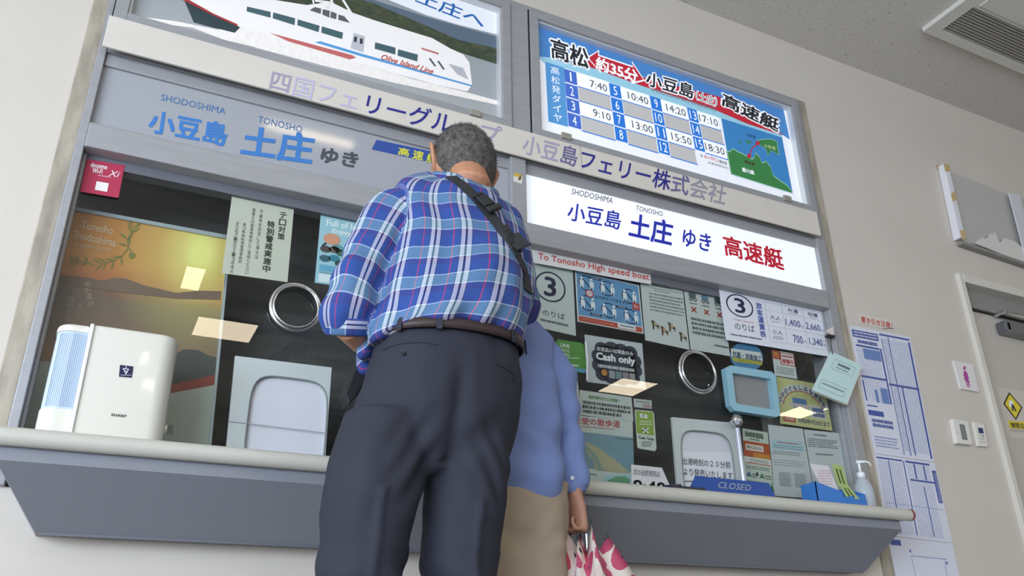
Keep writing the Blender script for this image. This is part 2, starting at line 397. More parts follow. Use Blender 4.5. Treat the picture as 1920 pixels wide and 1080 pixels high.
# --- ferry photograph: own procedural picture (sky, forest, sea) + polygons of the ship
x0, x1 = bx[0]; x0 += .044; x1 -= .044; z0, z1 = zU+.046, ZT-.072
def pic_mat(name, stops, nscale, namt, em=0.0, dots=None):
    m = bpy.data.materials.new(name); m.use_nodes = True; n = m.node_tree.nodes; l = m.node_tree.links; b = n['Principled BSDF']
    g = n.new('ShaderNodeTexCoord'); s = n.new('ShaderNodeSeparateXYZ'); l.new(g.outputs['Generated'], s.inputs[0])
    t = n.new('ShaderNodeTexNoise'); t.inputs['Scale'].default_value = nscale; t.inputs['Detail'].default_value = 6
    mp = n.new('ShaderNodeMapping'); mp.inputs['Scale'].default_value = (1, 1, 2); l.new(g.outputs['Object'], mp.inputs[0]); l.new(mp.outputs[0], t.inputs['Vector'])
    a = n.new('ShaderNodeMath'); a.operation = 'MULTIPLY_ADD'; a.inputs[1].default_value = namt; l.new(t.outputs[0], a.inputs[0]); l.new(s.outputs['Z'], a.inputs[2])
    a2 = n.new('ShaderNodeMath'); a2.operation = 'SUBTRACT'; a2.inputs[1].default_value = namt*.5; l.new(a.outputs[0], a2.inputs[0])
    r = n.new('ShaderNodeValToRGB'); l.new(a2.outputs[0], r.inputs[0])
    e = r.color_ramp.elements; e[0].position = stops[0][0]; e[0].color = (*hexc(stops[0][1]), 1); e[1].position = stops[-1][0]; e[1].color = (*hexc(stops[-1][1]), 1)
    for p, c in stops[1:-1]: x = e.new(p); x.color = (*hexc(c), 1)
    l.new(r.outputs[0], b.inputs['Base Color']); b.inputs['Roughness'].default_value = .12
    if em: l.new(r.outputs[0], b.inputs['Emission Color']); b.inputs['Emission Strength'].default_value = em
    return m
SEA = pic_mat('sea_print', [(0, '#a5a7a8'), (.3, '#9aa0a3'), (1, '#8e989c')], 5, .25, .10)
pic = kid(B().box(x0, x1, .004, .012, z0, z1).done('picture', SEA), LB)
def I2(Y, emit=None): return Ink(Y)
k = Ink(.0036)
# forest and hill band, receding right
FOR = pic_mat('forest_print', [(0, '#303a34'), (.35, '#3d4a38'), (.6, '#57583f'), (.8, '#465046'), (1, '#5b6b78')], 30, 1.1, .05)
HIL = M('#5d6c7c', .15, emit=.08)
k.poly([(330, -60), (560, -60), (640, -22), (700, 0), (800, 32), (936, 70), (936, 122), (870, 95), (820, 85), (700, 40), (560, -10)], HIL, 1)
k.poly([(400, -60), (560, -50), (640, -10), (700, 6), (780, 40), (860, 75), (936, 92), (937, 122), (860, 98), (783, 76), (700, 54), (600, 30), (480, 8), (300, -30)], FOR, 2)
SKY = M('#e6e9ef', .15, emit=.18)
k.poly([(560, -60), (933, -60), (935, 66), (860, 47), (800, 29), (740, 5), (690, -15), (640, -30)], SKY, 3)
# white wake along the hull
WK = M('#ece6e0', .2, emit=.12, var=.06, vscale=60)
k.poly([(250, 30), (310, 46), (360, 52), (420, 75), (520, 98), (640, 130), (760, 160), (937, 198), (937, 192), (870, 178), (780, 150), (620, 100), (480, 70), (420, 58), (330, 40)], WK, 2)
k.poly([(395, 5), (450, 30), (520, 60), (620, 95), (740, 140), (870, 172), (936, 190), (936, 196), (740, 156), (600, 122), (480, 90), (420, 60), (380, 40)], WK, 3)
k.poly([(335, -12), (345, 0), (363, 42), (400, 52), (440, 62), (450, 52), (420, 34), (395, 18), (360, -12)], M('#36454a', .2, var=.2, vscale=20), 4)   # dark bow shadow
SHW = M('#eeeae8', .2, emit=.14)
k.poly([(300, -60), (375, -60), (440, -22), (500, -2), (575, 10), (620, 4), (660, 24), (700, 38), (745, 52), (810, 72), (845, 92), (868, 102), (880, 118), (885, 160), (876, 172), (820, 160), (740, 138), (640, 108), (560, 84), (480, 58), (400, 30), (350, 0)], SHW, 5)
k.poly([(318, -12), (400, 30), (445, 50), (445, 46), (400, 26), (350, -2)], '#a63b3a', 6)
k.poly([(505, 62), (660, 104), (668, 109), (655, 112), (540, 78)], '#c96a68', 6)
k.poly([(590, 80), (600, 78), (680, 102), (884, 160), (884, 163), (676, 106)], '#5aa0d8', 7)
for q in ([(463, 13), (507, 23), (507, 34), (462, 22)], [(512, 24), (553, 35), (552, 48), (511, 35)], [(558, 37), (599, 49), (597, 61), (557, 48)], [(603, 50), (643, 62), (641, 74), (602, 62)],
          [(703, 80), (741, 90), (741, 103), (702, 92)], [(746, 93), (783, 103), (782, 116), (745, 105)]): k.poly(q, '#48656a', 7)
k.poly([(663, 62), (684, 69), (681, 99), (657, 91)], '#c6c6cc', 7); k.poly([(664, 69), (669, 70), (668, 80), (663, 79)], '#33353a', 8); k.poly([(675, 72), (680, 74), (679, 84), (674, 82)], '#33353a', 8)
k.poly([(803, 110), (807, 110), (818, 125), (814, 125)], '#4a5f5f', 7); k.poly([(819, 115), (823, 115), (834, 131), (830, 131)], '#4a5f5f', 7)
k.poly([(840, 120), (868, 128), (878, 150), (857, 140)], '#bdbec3', 7)
# wheelhouse, mast, sun deck rails
k.poly([(565, 26), (590, 10), (625, 12), (655, 20), (680, 40), (705, 55), (640, 44), (600, 34)], SHW, 6)
for q in ([(580, 20), (590, 14), (602, 17), (601, 27)], [(605, 18), (618, 21), (617, 34), (604, 28)], [(620, 22), (631, 26), (630, 37), (619, 34)], [(634, 28), (645, 31), (656, 44), (634, 38)]): k.poly(q, '#5f6368', 7)
k.line([(660, 28), (640, -4), (628, -8), (612, 16)], 4, SHW, 6); k.line([(602, 16), (602, -30)], 3, SHW, 6)
k.line([(590, 2), (625, 6)], 4, SHW, 6); k.line([(585, -6), (588, 8)], 3, SHW, 6); k.line([(690, 38), (784, 71)], 4, SHW, 6)
for x, y in ((718, 50), (745, 58), (766, 66), (773, 70)): k.line([(x, y), (x-1, y+16)], 2.2, SHW, 6)
k.poly([(790, 90), (822, 100), (822, 103), (790, 93)], '#c46a62', 8)
k.text('Olive Island Line', (716, 102), (813, 130), (714, 112), '#c4483c', shear=.4, bold=.02, lay=8)
k.text('土庄へ', (786, -18), (912, 32), (778, 4), M('#2a6cb4', .2, emit=.05), bold=.02, lay=5)
k.done('printed_scene', LB)
# --- timetable
x0, x1 = bx[1]; x0 += .044; x1 -= .044
LITW = M('#f1f3f8', .15, emit=.22, name='lit_white_print')
kid(B().box(x0, x1, .004, .012, z0, z1).done('picture', LITW), RB)
k = Ink(.0036)
e = .14
BLU = M('#4f8bcd', .15, emit=.12); LBL = M('#9fd2e6', .15, emit=e); CB = M('#2f7fdc', .15, emit=e); CBD = M('#4a72cc', .15, emit=e); GRY = M('#c9c6c3', .3, emit=.12)
WT = M('#f4f6fa', .15, emit=.3); DK = M('#2a2d33', .3); RD = M('#cf2b3e', .2, emit=.08)
k.poly([(1003, 41), (1467, 196), (1481, 262), (1466, 252), (1400, 218), (1320, 180), (1200, 142), (1100, 116), (1008, 106)], BLU, 1)
k.poly([(1008, 107), (1100, 116), (1200, 142), (1320, 180), (1466, 252), (1466, 258), (1352, 222), (1210, 178), (1136, 152), (1057, 127), (1020, 118)], LBL, 2)
k.poly([(1095, 112), (1110, 116), (1210, 146), (1310, 172), (1350, 182), (1410, 210), (1468, 254), (1400, 232), (1340, 206), (1200, 160), (1095, 122)], RD, 3)
k.poly([(1100, 108), (1123, 94), (1123, 103), (1186, 124), (1184, 114), (1209, 152), (1184, 158), (1184, 150), (1125, 128), (1127, 138)], WT, 4)
k.poly([(1103, 109), (1121, 97), (1121, 105), (1187, 127), (1185, 119), (1206, 150), (1186, 154), (1185, 147), (1123, 126), (1124, 133)], RD, 5)
def outl(t, tl, tr, bl, c, bw, bo, **kk):
    k.text(t, tl, tr, bl, WT, bold=bo+.08, lay=6, **kk); k.text(t, tl, tr, bl, c, bold=bo, lay=7, **kk)
outl('高松', (1032, 71), (1101, 93), (1034, 108), DK, 0, .03)
k.text('約35分', (1117, 106), (1195, 133), (1117, 130), WT, bold=.03, lay=7)
outl('小豆島', (1212, 134), (1300, 160), (1211, 160), DK, 0, .03)
outl('（土庄）', (1305, 170), (1344, 184), (1304, 187), DK, 0, .0)
outl('高速艇', (1352, 172), (1459, 224), (1354, 198), DK, 0, .035, shear=.15)
k.text('TAKAMATSU', (1035, 106), (1102, 122), (1034, 114), WT, bold=.03, lay=6); k.text('TAKAMATSU', (1035, 106), (1102, 122), (1034, 114), M('#8b9099'), lay=7)
k.text('SHODOSHIMA(TONOSHO)', (1221, 164), (1342, 203), (1220, 173), M('#8b9099'), lay=7)
k.poly([(1022, 116), (1057, 127), (1065, 238), (1028, 228)], M('#5a9bd4', .2, emit=e), 3)
for i, ch in enumerate('高松発ダイヤ'):
    yy = 124+17.6*i; xx = 1032+i*1.0; k.text(ch, (xx, yy), (xx+16, yy+4), (xx+.6, yy+14), WT, bold=.0, lay=5)
TQ = Ink(.0036, [(1057, 127.5), (1346, 219), (1371, 327), (1066, 237.5)])
TQ.mats = k.mats; cu = [(0, .073, .27), (.273, .343, .53), (.533, .603, .778), (.782, .848, 1.0)]
times = [['7:40', None, '9:10', None], ['10:40', None, '13:00', None], ['14:20', None, '15:50', None], ['17:10', None, '18:30', '']]
num = 1
for ci, (a, b_, c_) in enumerate(cu):
    for r in range(4):
        y0, y1 = r/4+.012, (r+1)/4-.012; tt = times[ci][r]
        if tt == '': break
        TQ.rect(a, y0, b_, y1, CB if ci else CBD, 4)
        wd = .009 if num == 1 else .022 if num < 10 else .045; cx = (a+b_)/2
        TQ.tbox(str(num), cx-wd/2, y0+.035, cx+wd/2, y1-.035, WT, bold=.0, lay=6)
        TQ.rect(b_+.004, y0, c_-.004, y1+.008, GRY if tt is None else WT, 4)
        if tt: 
            w2 = .105 if len(tt) < 5 else .13
            TQ.tbox(tt, c_-.014-w2, y0+.055, c_-.014, y1-.045, M('#4a4c55'), lay=6)
        TQ.rect(b_, y1+.008, c_, y1+.024, CB, 5)
        num += 1
TQ.tbox('※', .805, .80, .825, .85, M('#b9b9bd'), lay=6)
TQ.tbox('オリーブマリン', .835, .79, .925, .855, RD, bold=.03, lay=6); TQ.tbox('運航便', .93, .80, .985, .86, M('#5a5c63'), lay=6); TQ.tbox('(所要時間約45分)', .85, .89, .99, .935, M('#7a7c83'), lay=6)
off = len(k.V); k.V += TQ.V; k.F += [tuple(i+off for i in f) for f in TQ.F]; k.mi += TQ.mi
MB_ = M('#3c86c4', .2, emit=e); MG = M('#3f8a4c', .2, emit=.05); ML = M('#9cc9a8', .2, emit=e)
k.poly([(1352, 222), (1466, 258), (1486, 363), (1370, 327)], MB_, 4)
coast = [(1363, 284), (1368, 286), (1374, 280), (1380, 284), (1390, 289), (1402, 295), (1410, 300), (1414, 296), (1417, 288), (1424, 296), (1428, 307), (1436, 304), (1444, 314), (1449, 330), (1462, 340), (1474, 348), (1482, 357)]
k.poly([(1361, 284)]+[(x, y-2) for x, y in coast]+[(1486, 363), (1370, 327)], ML, 5)
k.poly([(1364, 286)]+[(x, y) for x, y in coast]+[(1485, 362), (1371, 326)], MG, 6)
isl = [(1420, 264), (1433, 262), (1446, 262), (1456, 266), (1457, 278), (1460, 290), (1452, 286), (1445, 282), (1439, 292), (1436, 280), (1425, 272)]
k.poly([(x+(x-1440)*.06, y+(y-276)*.08) for x, y in isl], ML, 5); k.poly(isl, MG, 6)
k.poly([(1398, 262), (1408, 266), (1406, 271), (1398, 266)], MG, 6); k.poly([(1382, 261), (1390, 268), (1388, 271)], MG, 6)
k.line([(1420, 269), (1410, 278), (1404, 292)], 2, RD, 7); k.disc(1420, 269, 4, 4, RD, 8, 12); k.disc(1404, 293, 4, 4, RD, 8, 12)
k.text('小豆島', (1431, 270), (1453, 276), (1432, 276), M('#dfe9a8'), bold=.02, lay=8); k.text('香川県', (1390, 314), (1413, 321), (1391, 322), WT, bold=.03, lay=8)
k.text('土庄港', (1399, 249), (1416, 255), (1399, 255), M('#24435f'), lay=8); k.text('高松港', (1395, 300), (1414, 306), (1396, 306), M('#5a3434'), bold=.02, lay=8)
k.done('printed_table', RB)
for t in (LB, RB):      # children were placed in world space
    for o in [o for o in C.objects if o.parent == t]:
        if o.matrix_parent_inverse == Matrix.Identity(4): o.matrix_parent_inverse = t.matrix_basis.inverted()
# ================================================================ COUNTER
cy = -.25; zlt = zavg([(300, 822), (610, 857), (1085, 906), (1560, 934)], cy); zlb = zavg([(300, 850), (610, 886), (1085, 934), (1560, 962)], cy)
lx0 = -.235; lx1 = at(1703, 952, cy).x; rr = (zlt-zlb)/2
ct = thing('service_counter', 'long grey counter shelf with rounded cream front edge', 'counter', (lx0, 0, zlb))
zcm = (zlt+zlb)/2
prof = [(-.001, zlb+.008), (-.001, zlt-.004), (cy+.02, zlt)]+[(cy+rr*.2-rr*1.0*math.sin(a), zcm+rr*math.cos(a)) for a in [math.radians(10*i) for i in range(0, 19)]]+[(cy+.03, zlb+.004)]
LIP = M('#c6c4b8', .35, name='cream_edge_moulding', var=.02)
kid(B().prism([(lx0, y, z) for y, z in prof], (lx1-lx0, 0, 0)).done('worktop', LIP), ct)
kid(B().prism([(lx1-.002, y*1.02, z) for y, z in [(cy+rr*.2-rr*math.sin(a), zcm+rr*math.cos(a)) for a in [math.radians(15*i) for i in range(0, 24)]]], (.006, 0, 0)).done('end_cap', M('#8b5148', .5)), ct)
zbd = zavg([(20, 842), (610, 912), (1100, 962), (1500, 978)], -.235)
zbb = zavg([(63, 987), (330, 1009), (600, 1030), (1170, 1057), (1390, 1064), (1615, 1064)], -.075)
bx0 = -.205; bx1 = at(1686, 970, -.235).x
V = []
for xs in ((bx0, bx0+.10), (bx1, bx1-.04)):
    V += [(xs[0], -.232, zlb+.004), (xs[0], -.235, zbd), (xs[1], -.075, zbb), (xs[1], -.001, zbb), (xs[0], -.001, zlb+.004)]
CB_ = M('#878a92', .42, .1, name='counter_panel', var=.02, vscale=3)
kid(mesh('front_panel', V, [(0, 1, 2, 3, 4), (9, 8, 7, 6, 5), (0, 5, 6, 1), (1, 6, 7, 2), (2, 7, 8, 3), (3, 8, 9, 4), (4, 9, 5, 0)], [CB_]), ct)
kid(B().box(bx0+.11, bx1-.05, -.075, -.070, zbb-.006, zbb).done('edge_trim', ALUD), ct)
# ================================================================ DOOR
d1 = thing('door_1', '', ''); del d1['label'], d1['category']; d1['kind'] = 'structure'; d1.location = (DX0, 0, 0)
FRM = M('#d8d3c8', .5, name='door_frame_paint')
jw = .035
kid(B().box(DX0, DX0+jw, -.02, .14, 0, DZ).box(DX1-jw, DX1, -.02, .14, 0, DZ).box(DX0+jw, DX1-jw, -.02, .14, DZ-.045, DZ).done('door_frame', FRM, bevel=.003), d1)
zdt = DZ-.045
kid(B().box(DX0+jw, DX1-jw, .06, .10, .01, zdt-.10).done('door_leaf', M('#c4bdb2', .5, var=.02, name='door_paint')), d1)
kid(B().box(DX0+jw, DX1-jw, .035, .10, zdt-.10, zdt).done('header_panel', M('#8f8c88', .5)), d1)
kid(B().box(DX0+jw, DX1-jw, .050, .10, zdt-.106, zdt-.098).done('door_gap', BLACK), d1)
q = at(1893, 610, .0)
dc = thing('door_closer', 'grey metal door closer with arm at the top of the door', 'closer', (q.x, 0, q.z))
kid(B().box(q.x-.02, q.x+.26, -.0, .06, q.z-.035, q.z+.03).done('closer_body', M('#8a8b8d', .4, .6), bevel=.008), dc)
kid(B().box(q.x-.03, q.x+.01, .0, .05, q.z-.03, q.z+.02).done('valve_end', M('#74757a', .4, .6), bevel=.006), dc)
kid(B().tube([(q.x-.01, .0, q.z+.07), (q.x+.14, -.03, q.z+.055), (q.x+.30, -.02, q.z+.07)], .009, 8).tube([(q.x-.01, .0, q.z+.07), (q.x-.01, .05, q.z+.075)], .014, 10).done('closer_arm', CHROME), dc)
# caution sign on door
ds = sheet('caution_sticker', 'clear sticker on the door with a yellow warning diamond', 'sticker', [(1868, 726), (1922, 733), (1955, 826), (1893, 820)], .059, '#cfc8ba', .0006)
k = Ink(.0585); YL = '#e3cf3a'
k.poly([(1892, 735), (1917, 764), (1905, 788), (1881, 757)], '#3a2730', 1); k.poly([(1893, 739), (1914, 764), (1904, 784), (1884, 757)], YL, 2)
k.poly([(1891, 751), (1899, 752), (1901, 768), (1892, 762)], '#f3f3ee', 3); k.poly([(1896, 757), (1900, 760), (1906, 772), (1903, 771), (1899, 765), (1900, 772), (1897, 769)], '#2c2c2c', 4)
k.poly([(1889, 789), (1935, 792), (1939, 806), (1894, 803)], YL, 1); k.text('開閉注意', (1894, 792), (1926, 794), (1898, 802), '#2c2c2c', bold=.03); k.poly([(1894, 804), (1940, 807), (1941, 812), (1896, 809)], '#b5b1ab', 1)
k.done('printed_symbol', ds)
# ================================================================ WALL THINGS ON THE RIGHT
# restroom sign
rs = sheet('restroom_sign', 'white square wall sign with a magenta woman pictogram', 'sign', [(1788, 676), (1824, 683), (1836, 735), (1802, 729)], -.010, '#e2dedb', .009)
k = Ink(-.0105); MG_ = '#b5479a'
k.disc(1808.5, 690, 2.6, 3.6, MG_, 1, 14)
k.poly([(1807, 695), (1811, 695.5), (1814, 701), (1817, 711), (1814.5, 711.5), (1819, 716), (1811, 715), (1808, 712), (1808, 706), (1806.5, 705)], MG_, 1)
k.poly([(1811, 714), (1813.5, 714.5), (1815.5, 726), (1813.5, 725.5)], MG_, 1); k.poly([(1814.5, 714.5), (1817, 715), (1819, 727), (1817, 726.5)], MG_, 1)
k.done('pictogram', rs)
def dev(name, label, q, th, parts):
    P = quad_pts(q, -th); o = B().prism(P, (0, th-.001, 0)).done(name, M('#e4e1d8', .4, name='ivory_plastic'), bevel=.002); tag(o, label, 'control')
    k = Ink(-th-.0006, q)
    for p in parts: k.rect(*p)
    k.done('buttons_and_display', o)
dev('thermostat', 'larger ivory wall thermostat with a tall grey display', [(1786, 785), (1815, 790), (1824, 834), (1795, 831)], .022, [(.38, .18, .72, .82, '#6d716c'), (.42, .22, .68, .78, '#7f8680', 2), (.1, .55, .2, .58, '#b5b2aa')])
dev('remote_controller', 'narrow ivory wall controller with small blue display', [(1826, 792), (1845, 795), (1853, 838), (1835, 836)], .016, [(.30, .20, .78, .44, '#34406e'), (.34, .50, .46, .56, '#a5a5a5'), (.60, .50, .72, .58, '#6f6f74'), (.34, .64, .46, .70, '#a5a5a5'), (.60, .64, .72, .70, '#8f8f94'), (.34, .78, .46, .84, '#a5a5a5'), (.60, .78, .72, .84, '#a5a5a5')])
# red notice
rn = sheet('notice_strip', 'small paper strip with red characters above the wall timetable', 'notice', [(1610, 588), (1675, 602), (1677, 621), (1612, 606)], -.002, '#d8cfc4', .001)
k = Ink(-.0024); k.text('置き引き注意！', (1614, 593), (1672, 605), (1615, 604), '#c6564b', bold=.02); k.lines(1655, 614, 1676, 618, 1, '#8b7f78'); k.done('lettering', rn)
# long wall timetables: three sheets
NVY = '#4a5a9e'; LB2 = '#8f9cc4'
def tt_sheet(label, quad, content, Y=-.003):
    o = sheet('timetable_sheet', label, 'timetable', quad, Y, '#d9dbe6', .0015, 'printed timetables taped beside the window', rough=.5)
    k = Ink(Y-.0006, quad); content(k); k.done('printed_table', o)
def hatch(k, x0, y0, x1, y1, n, c, w=.004, seed=0):
    r = random.Random(seed)
    for i in range(n):
        x = x0+(x1-x0)*(i+.5)/n; y = y0
        while y < y1:
            h = r.uniform(.03, .10); k.rect(x-w/2, y, x+w/2, min(y+h, y1), c, 1); y += h+r.uniform(.004, .012)
def s1(k):
    k.rect(.02, .03, .44, .09, NVY); k.lines(.04, .035, .42, .085, 2, '#d9dbe6', lay=3); k.lines(.08, .105, .40, .14, 1, NVY, fill=.9)
    k.rect(.04, .15, .42, .165, NVY); hatch(k, .03, .18, .40, .60, 11, LB2, .006, 1); k.rect(.14, .175, .42, .26, '#6d86b8', 2)
    k.rect(.43, .15, .455, .60, NVY, 2); k.rect(.03, .40, .43, .415, NVY, 2); k.rect(.03, .44, .05, .60, NVY, 2); k.rect(.20, .50, .25, .60, '#6d86b8', 2); k.rect(.30, .48, .42, .60, '#6d86b8', 2)
    k.rect(.47, .02, .98, .035, NVY); k.rect(.60, .04, .615, .98, NVY, 2); k.rect(.49, .06, .50, .98, NVY, 2); k.rect(.945, .05, .975, .98, NVY, 2)
    hatch(k, .63, .06, .93, .95, 11, LB2, .006, 2); hatch(k, .51, .06, .59, .95, 3, LB2, .008, 3); k.rect(.47, .43, .98, .445, NVY, 3)
    k.rect(.68, .445, .70, .97, NVY, 2); k.rect(.03, .63, .20, .64, NVY); k.rect(.03, .67, .28, .71, NVY); k.lines(.06, .73, .40, .80, 2, NVY, fill=.8); k.lines(.05, .86, .42, .95, 4, LB2)
def s2(k):
    k.rect(.02, .03, .44, .05, NVY); k.rect(.49, .03, .90, .055, NVY); hatch(k, .03, .07, .42, .96, 12, LB2, .006, 4); hatch(k, .50, .07, .88, .96, 12, LB2, .006, 5)
    k.rect(.20, .06, .215, .96, NVY, 2); k.rect(.45, .04, .465, .96, NVY, 2); k.rect(.62, .06, .64, .25, NVY, 2); k.rect(.78, .06, .80, .25, NVY, 2); k.rect(.52, .26, .92, .28, NVY, 3); k.rect(.72, .34, .73, .95, NVY, 2)
    k.rect(.92, .11, .985, .52, NVY, 2); k.lines(.94, .14, .97, .50, 14, '#d9dbe6', lay=4); k.lines(.2, .66, .45, .70, 1, NVY, fill=.9); k.rect(.03, .60, .97, .605, LB2, 3)
def s3(k):
    k.rect(.02, .02, .18, .06, NVY); k.line([(.08, .36), (.93, .36)], .008, NVY); k.rect(.08, .31, .10, .42, NVY); k.rect(.45, .33, .48, .45, NVY); k.rect(.55, .33, .58, .45, NVY); k.rect(.91, .34, .93, .38, NVY)
    k.rect(.3, .12, .85, .126, LB2); k.rect(.3, .12, .306, .28, LB2); k.rect(.8, .12, .806, .28, LB2); k.disc(.3, .09, .012, .012, NVY); k.disc(.84, .15, .014, .012, NVY); hatch(k, .05, .5, .95, .95, 16, LB2, .006, 6)
tt_sheet('upper sheet of the tall blue and white timetable beside the window', [(1593, 610), (1706, 632), (1752, 866), (1640, 850)], s1)
tt_sheet('middle sheet of the tall blue and white timetable, partly behind the counter end', [(1640, 851), (1752, 867), (1786, 1018), (1664, 1004)], s2)
tt_sheet('lowest sheet of the blue and white timetable below the counter end', [(1664, 1005), (1786, 1019), (1842, 1290), (1722, 1290)], s3)
# acrylic board with side rail and tape, upper right
ab = thing('display_board', 'clear plastic display board with white side rail on upper wall', 'board', tuple(at(1790, 380)))
PL = glass_mat('clear_plastic', (.98, .98, .98), .05, 1.45)
wq = [(1783, 322), (1893, 364), (1990, 400), (2010, 522), (1805, 455)]
kid(B().prism(quad_pts(wq, -.030), (0, .004, 0)).done('plastic_sheet', PL), ab)
kid(B().prism(quad_pts([(1783, 322), (1990, 400), (2010, 522), (1805, 455)], -.006), (0, .004, 0)).done('backing_sheet', M('#cbc8c2', .5)), ab)
kid(B().prism(quad_pts([(1770, 306), (1779, 309), (1810, 446), (1800, 446)], -.040), (0, .038, 0)).done('side_rail', M('#e3e2e6', .4), bevel=.002), ab)
kid(B().prism(quad_pts([(1892, 362), (1912, 364), (1940, 470), (1925, 490)], -.036), (0, .006, 0)).done('side_rail', M('#d6d5da', .3), bevel=.001), ab)
kid(B().prism(quad_pts([(1804, 452), (2010, 520), (2010, 526), (1805, 457)], -.034), (0, .030, 0)).done('bottom_rail', M('#8d8a86', .5)), ab)
for q in ([(1754, 308), (1768, 312), (1774, 326), (1757, 318)], [(1769, 361), (1783, 366), (1785, 380), (1773, 374)], [(1791, 433), (1803, 436), (1807, 450), (1795, 447)]):
    kid(B().prism(quad_pts(q, -.0015), (0, .001, 0)).done('tape_patch', M('#b9a683', .6)), ab)
for q in ([(1769, 306), (1780, 309), (1782, 320), (1773, 322)], [(1783, 364), (1790, 358), (1794, 374), (1787, 378)], [(1800, 432), (1808, 431), (1811, 446), (1805, 450)]):
    kid(B().prism(quad_pts(q, -.042), (0, .001, 0)).done('tape_patch', M('#c9ad7c', .6)), ab)
jag = [(1825, 455)]; r = random.Random(3)
for i, (x, y) in enumerate([(1832, 452), (1843, 444), (1846, 449), (1851, 446), (1857, 437), (1862, 440), (1865, 433), (1875, 455), (1882, 446), (1892, 449), (1902, 452), (1930, 475)]): jag.append((x, y))
jag += [(1950, 503), (1930, 496), (1880, 477)]
kid(B().prism(quad_pts(jag, -.029), (0, .0006, 0)).done('torn_film', M('#e6e0da', .4)), ab)
# air conditioner on the ceiling
a0, a1 = 3.33, 4.55; y0, y1 = -1.25, -.375
ac = thing('air_conditioner', 'square white ceiling air conditioner panel with slatted grille', 'air conditioner', (a0, y0, ZC))
ACM = M('#d4d1c8', .45, name='ac_plastic')
g0, g1 = -.60, -.425
b = B().box(a0, a1, y0, g0, ZC-.028, ZC-.001).box(a0, a1, g1, y1, ZC-.028, ZC-.001).box(a0, a0+.075, g0, g1, ZC-.028, ZC-.001).box(a1-.075, a1, g0, g1, ZC-.028, ZC-.001)
kid(b.done('panel', ACM), ac)
kid(B().box(a0+.075, a1-.075, g0, g1, ZC-.006, ZC-.002).done('grille_back', M('#4b4744', .8)), ac)
for i in range(11):
    yy = g0+(g1-g0)*(i+.5)/11
    kid(B().prism([(a0+.075, yy-.004, ZC-.026), (a0+.075, yy+.005, ZC-.024), (a0+.075, yy+.005, ZC-.012), (a0+.075, yy-.004, ZC-.014)], (a1-a0-.15, 0, 0)).done('slat', M('#aaa69c', .5)), ac)
kid(B().box(a0+.09, a1-.09, y0+.09, g0-.02, ZC-.034, ZC-.028).done('intake_cover', ACM, bevel=.002), ac)
# ceiling lamps (seen mirrored in the glass)
LM = M('#ffedcf', .5, emit=LAMP_STRENGTH, name='lamp_diffuser')
for (x, y, sx, sy, lb) in ((.84, -5.17, .52, .50, 'square ceiling lamp mirrored low in the glass beside the sunset poster'), (5.23, -5.12, .48, .52, 'square ceiling lamp mirrored across the cash only notice'),
                           (7.80, -5.08, .42, .50, 'square ceiling lamp mirrored on the yellow poster'), (.43, -4.13, .14, .46, 'narrow ceiling lamp mirrored on the sun of the poster'),
                           (.79, -1.81, .52, .07, 'slim ceiling lamp strip mirrored on the unlit sign panel')):
    t = thing('ceiling_light', lb, 'lamp', (x, y, ZC))
    kid(B().box(x-sx/2, x+sx/2, y-sy/2, y+sy/2, ZC-.02, ZC-.012).done('diffuser', LM), t)
    b = B(); e_ = .012
    b.box(x-sx/2-e_, x-sx/2, y-sy/2-e_, y+sy/2+e_, ZC-.026, ZC-.001).box(x+sx/2, x+sx/2+e_, y-sy/2-e_, y+sy/2+e_, ZC-.026, ZC-.001)
    b.box(x-sx/2, x+sx/2, y-sy/2-e_, y-sy/2, ZC-.026, ZC-.001).box(x-sx/2, x+sx/2, y+sy/2, y+sy/2+e_, ZC-.026, ZC-.001)
    kid(b.done('frame', ALU), t)
# ================================================================ BEHIND AND ON THE GLASS
YI, YO = .036, .018            # papers fixed inside the glass / on its outer face
def ink(Y, q=None): return Ink(Y-.0004, q)
# --- red wifi sticker
q = [(163, 298), (234, 310), (222, 371), (150, 359)]
o = sheet('sticker', 'small crimson wireless sticker at the top left corner of the glass', 'sticker', q, YO, '#b23350', .0008)
k = ink(YO, q); k.tbox('docomo', .13, .08, .56, .22, '#f2e6e8', bold=.03); k.tbox('Wi-Fi', .20, .24, .46, .38, '#f2e6e8', bold=.03); k.tbox('Xi', .62, .22, .92, .40, '#f2e6e8', shear=.3)
k.lines(.36, .41, .70, .46, 1, '#e8ccd2'); k.rect(.36, .62, .68, .88, '#efe9e6'); k.done('printed_design', o)
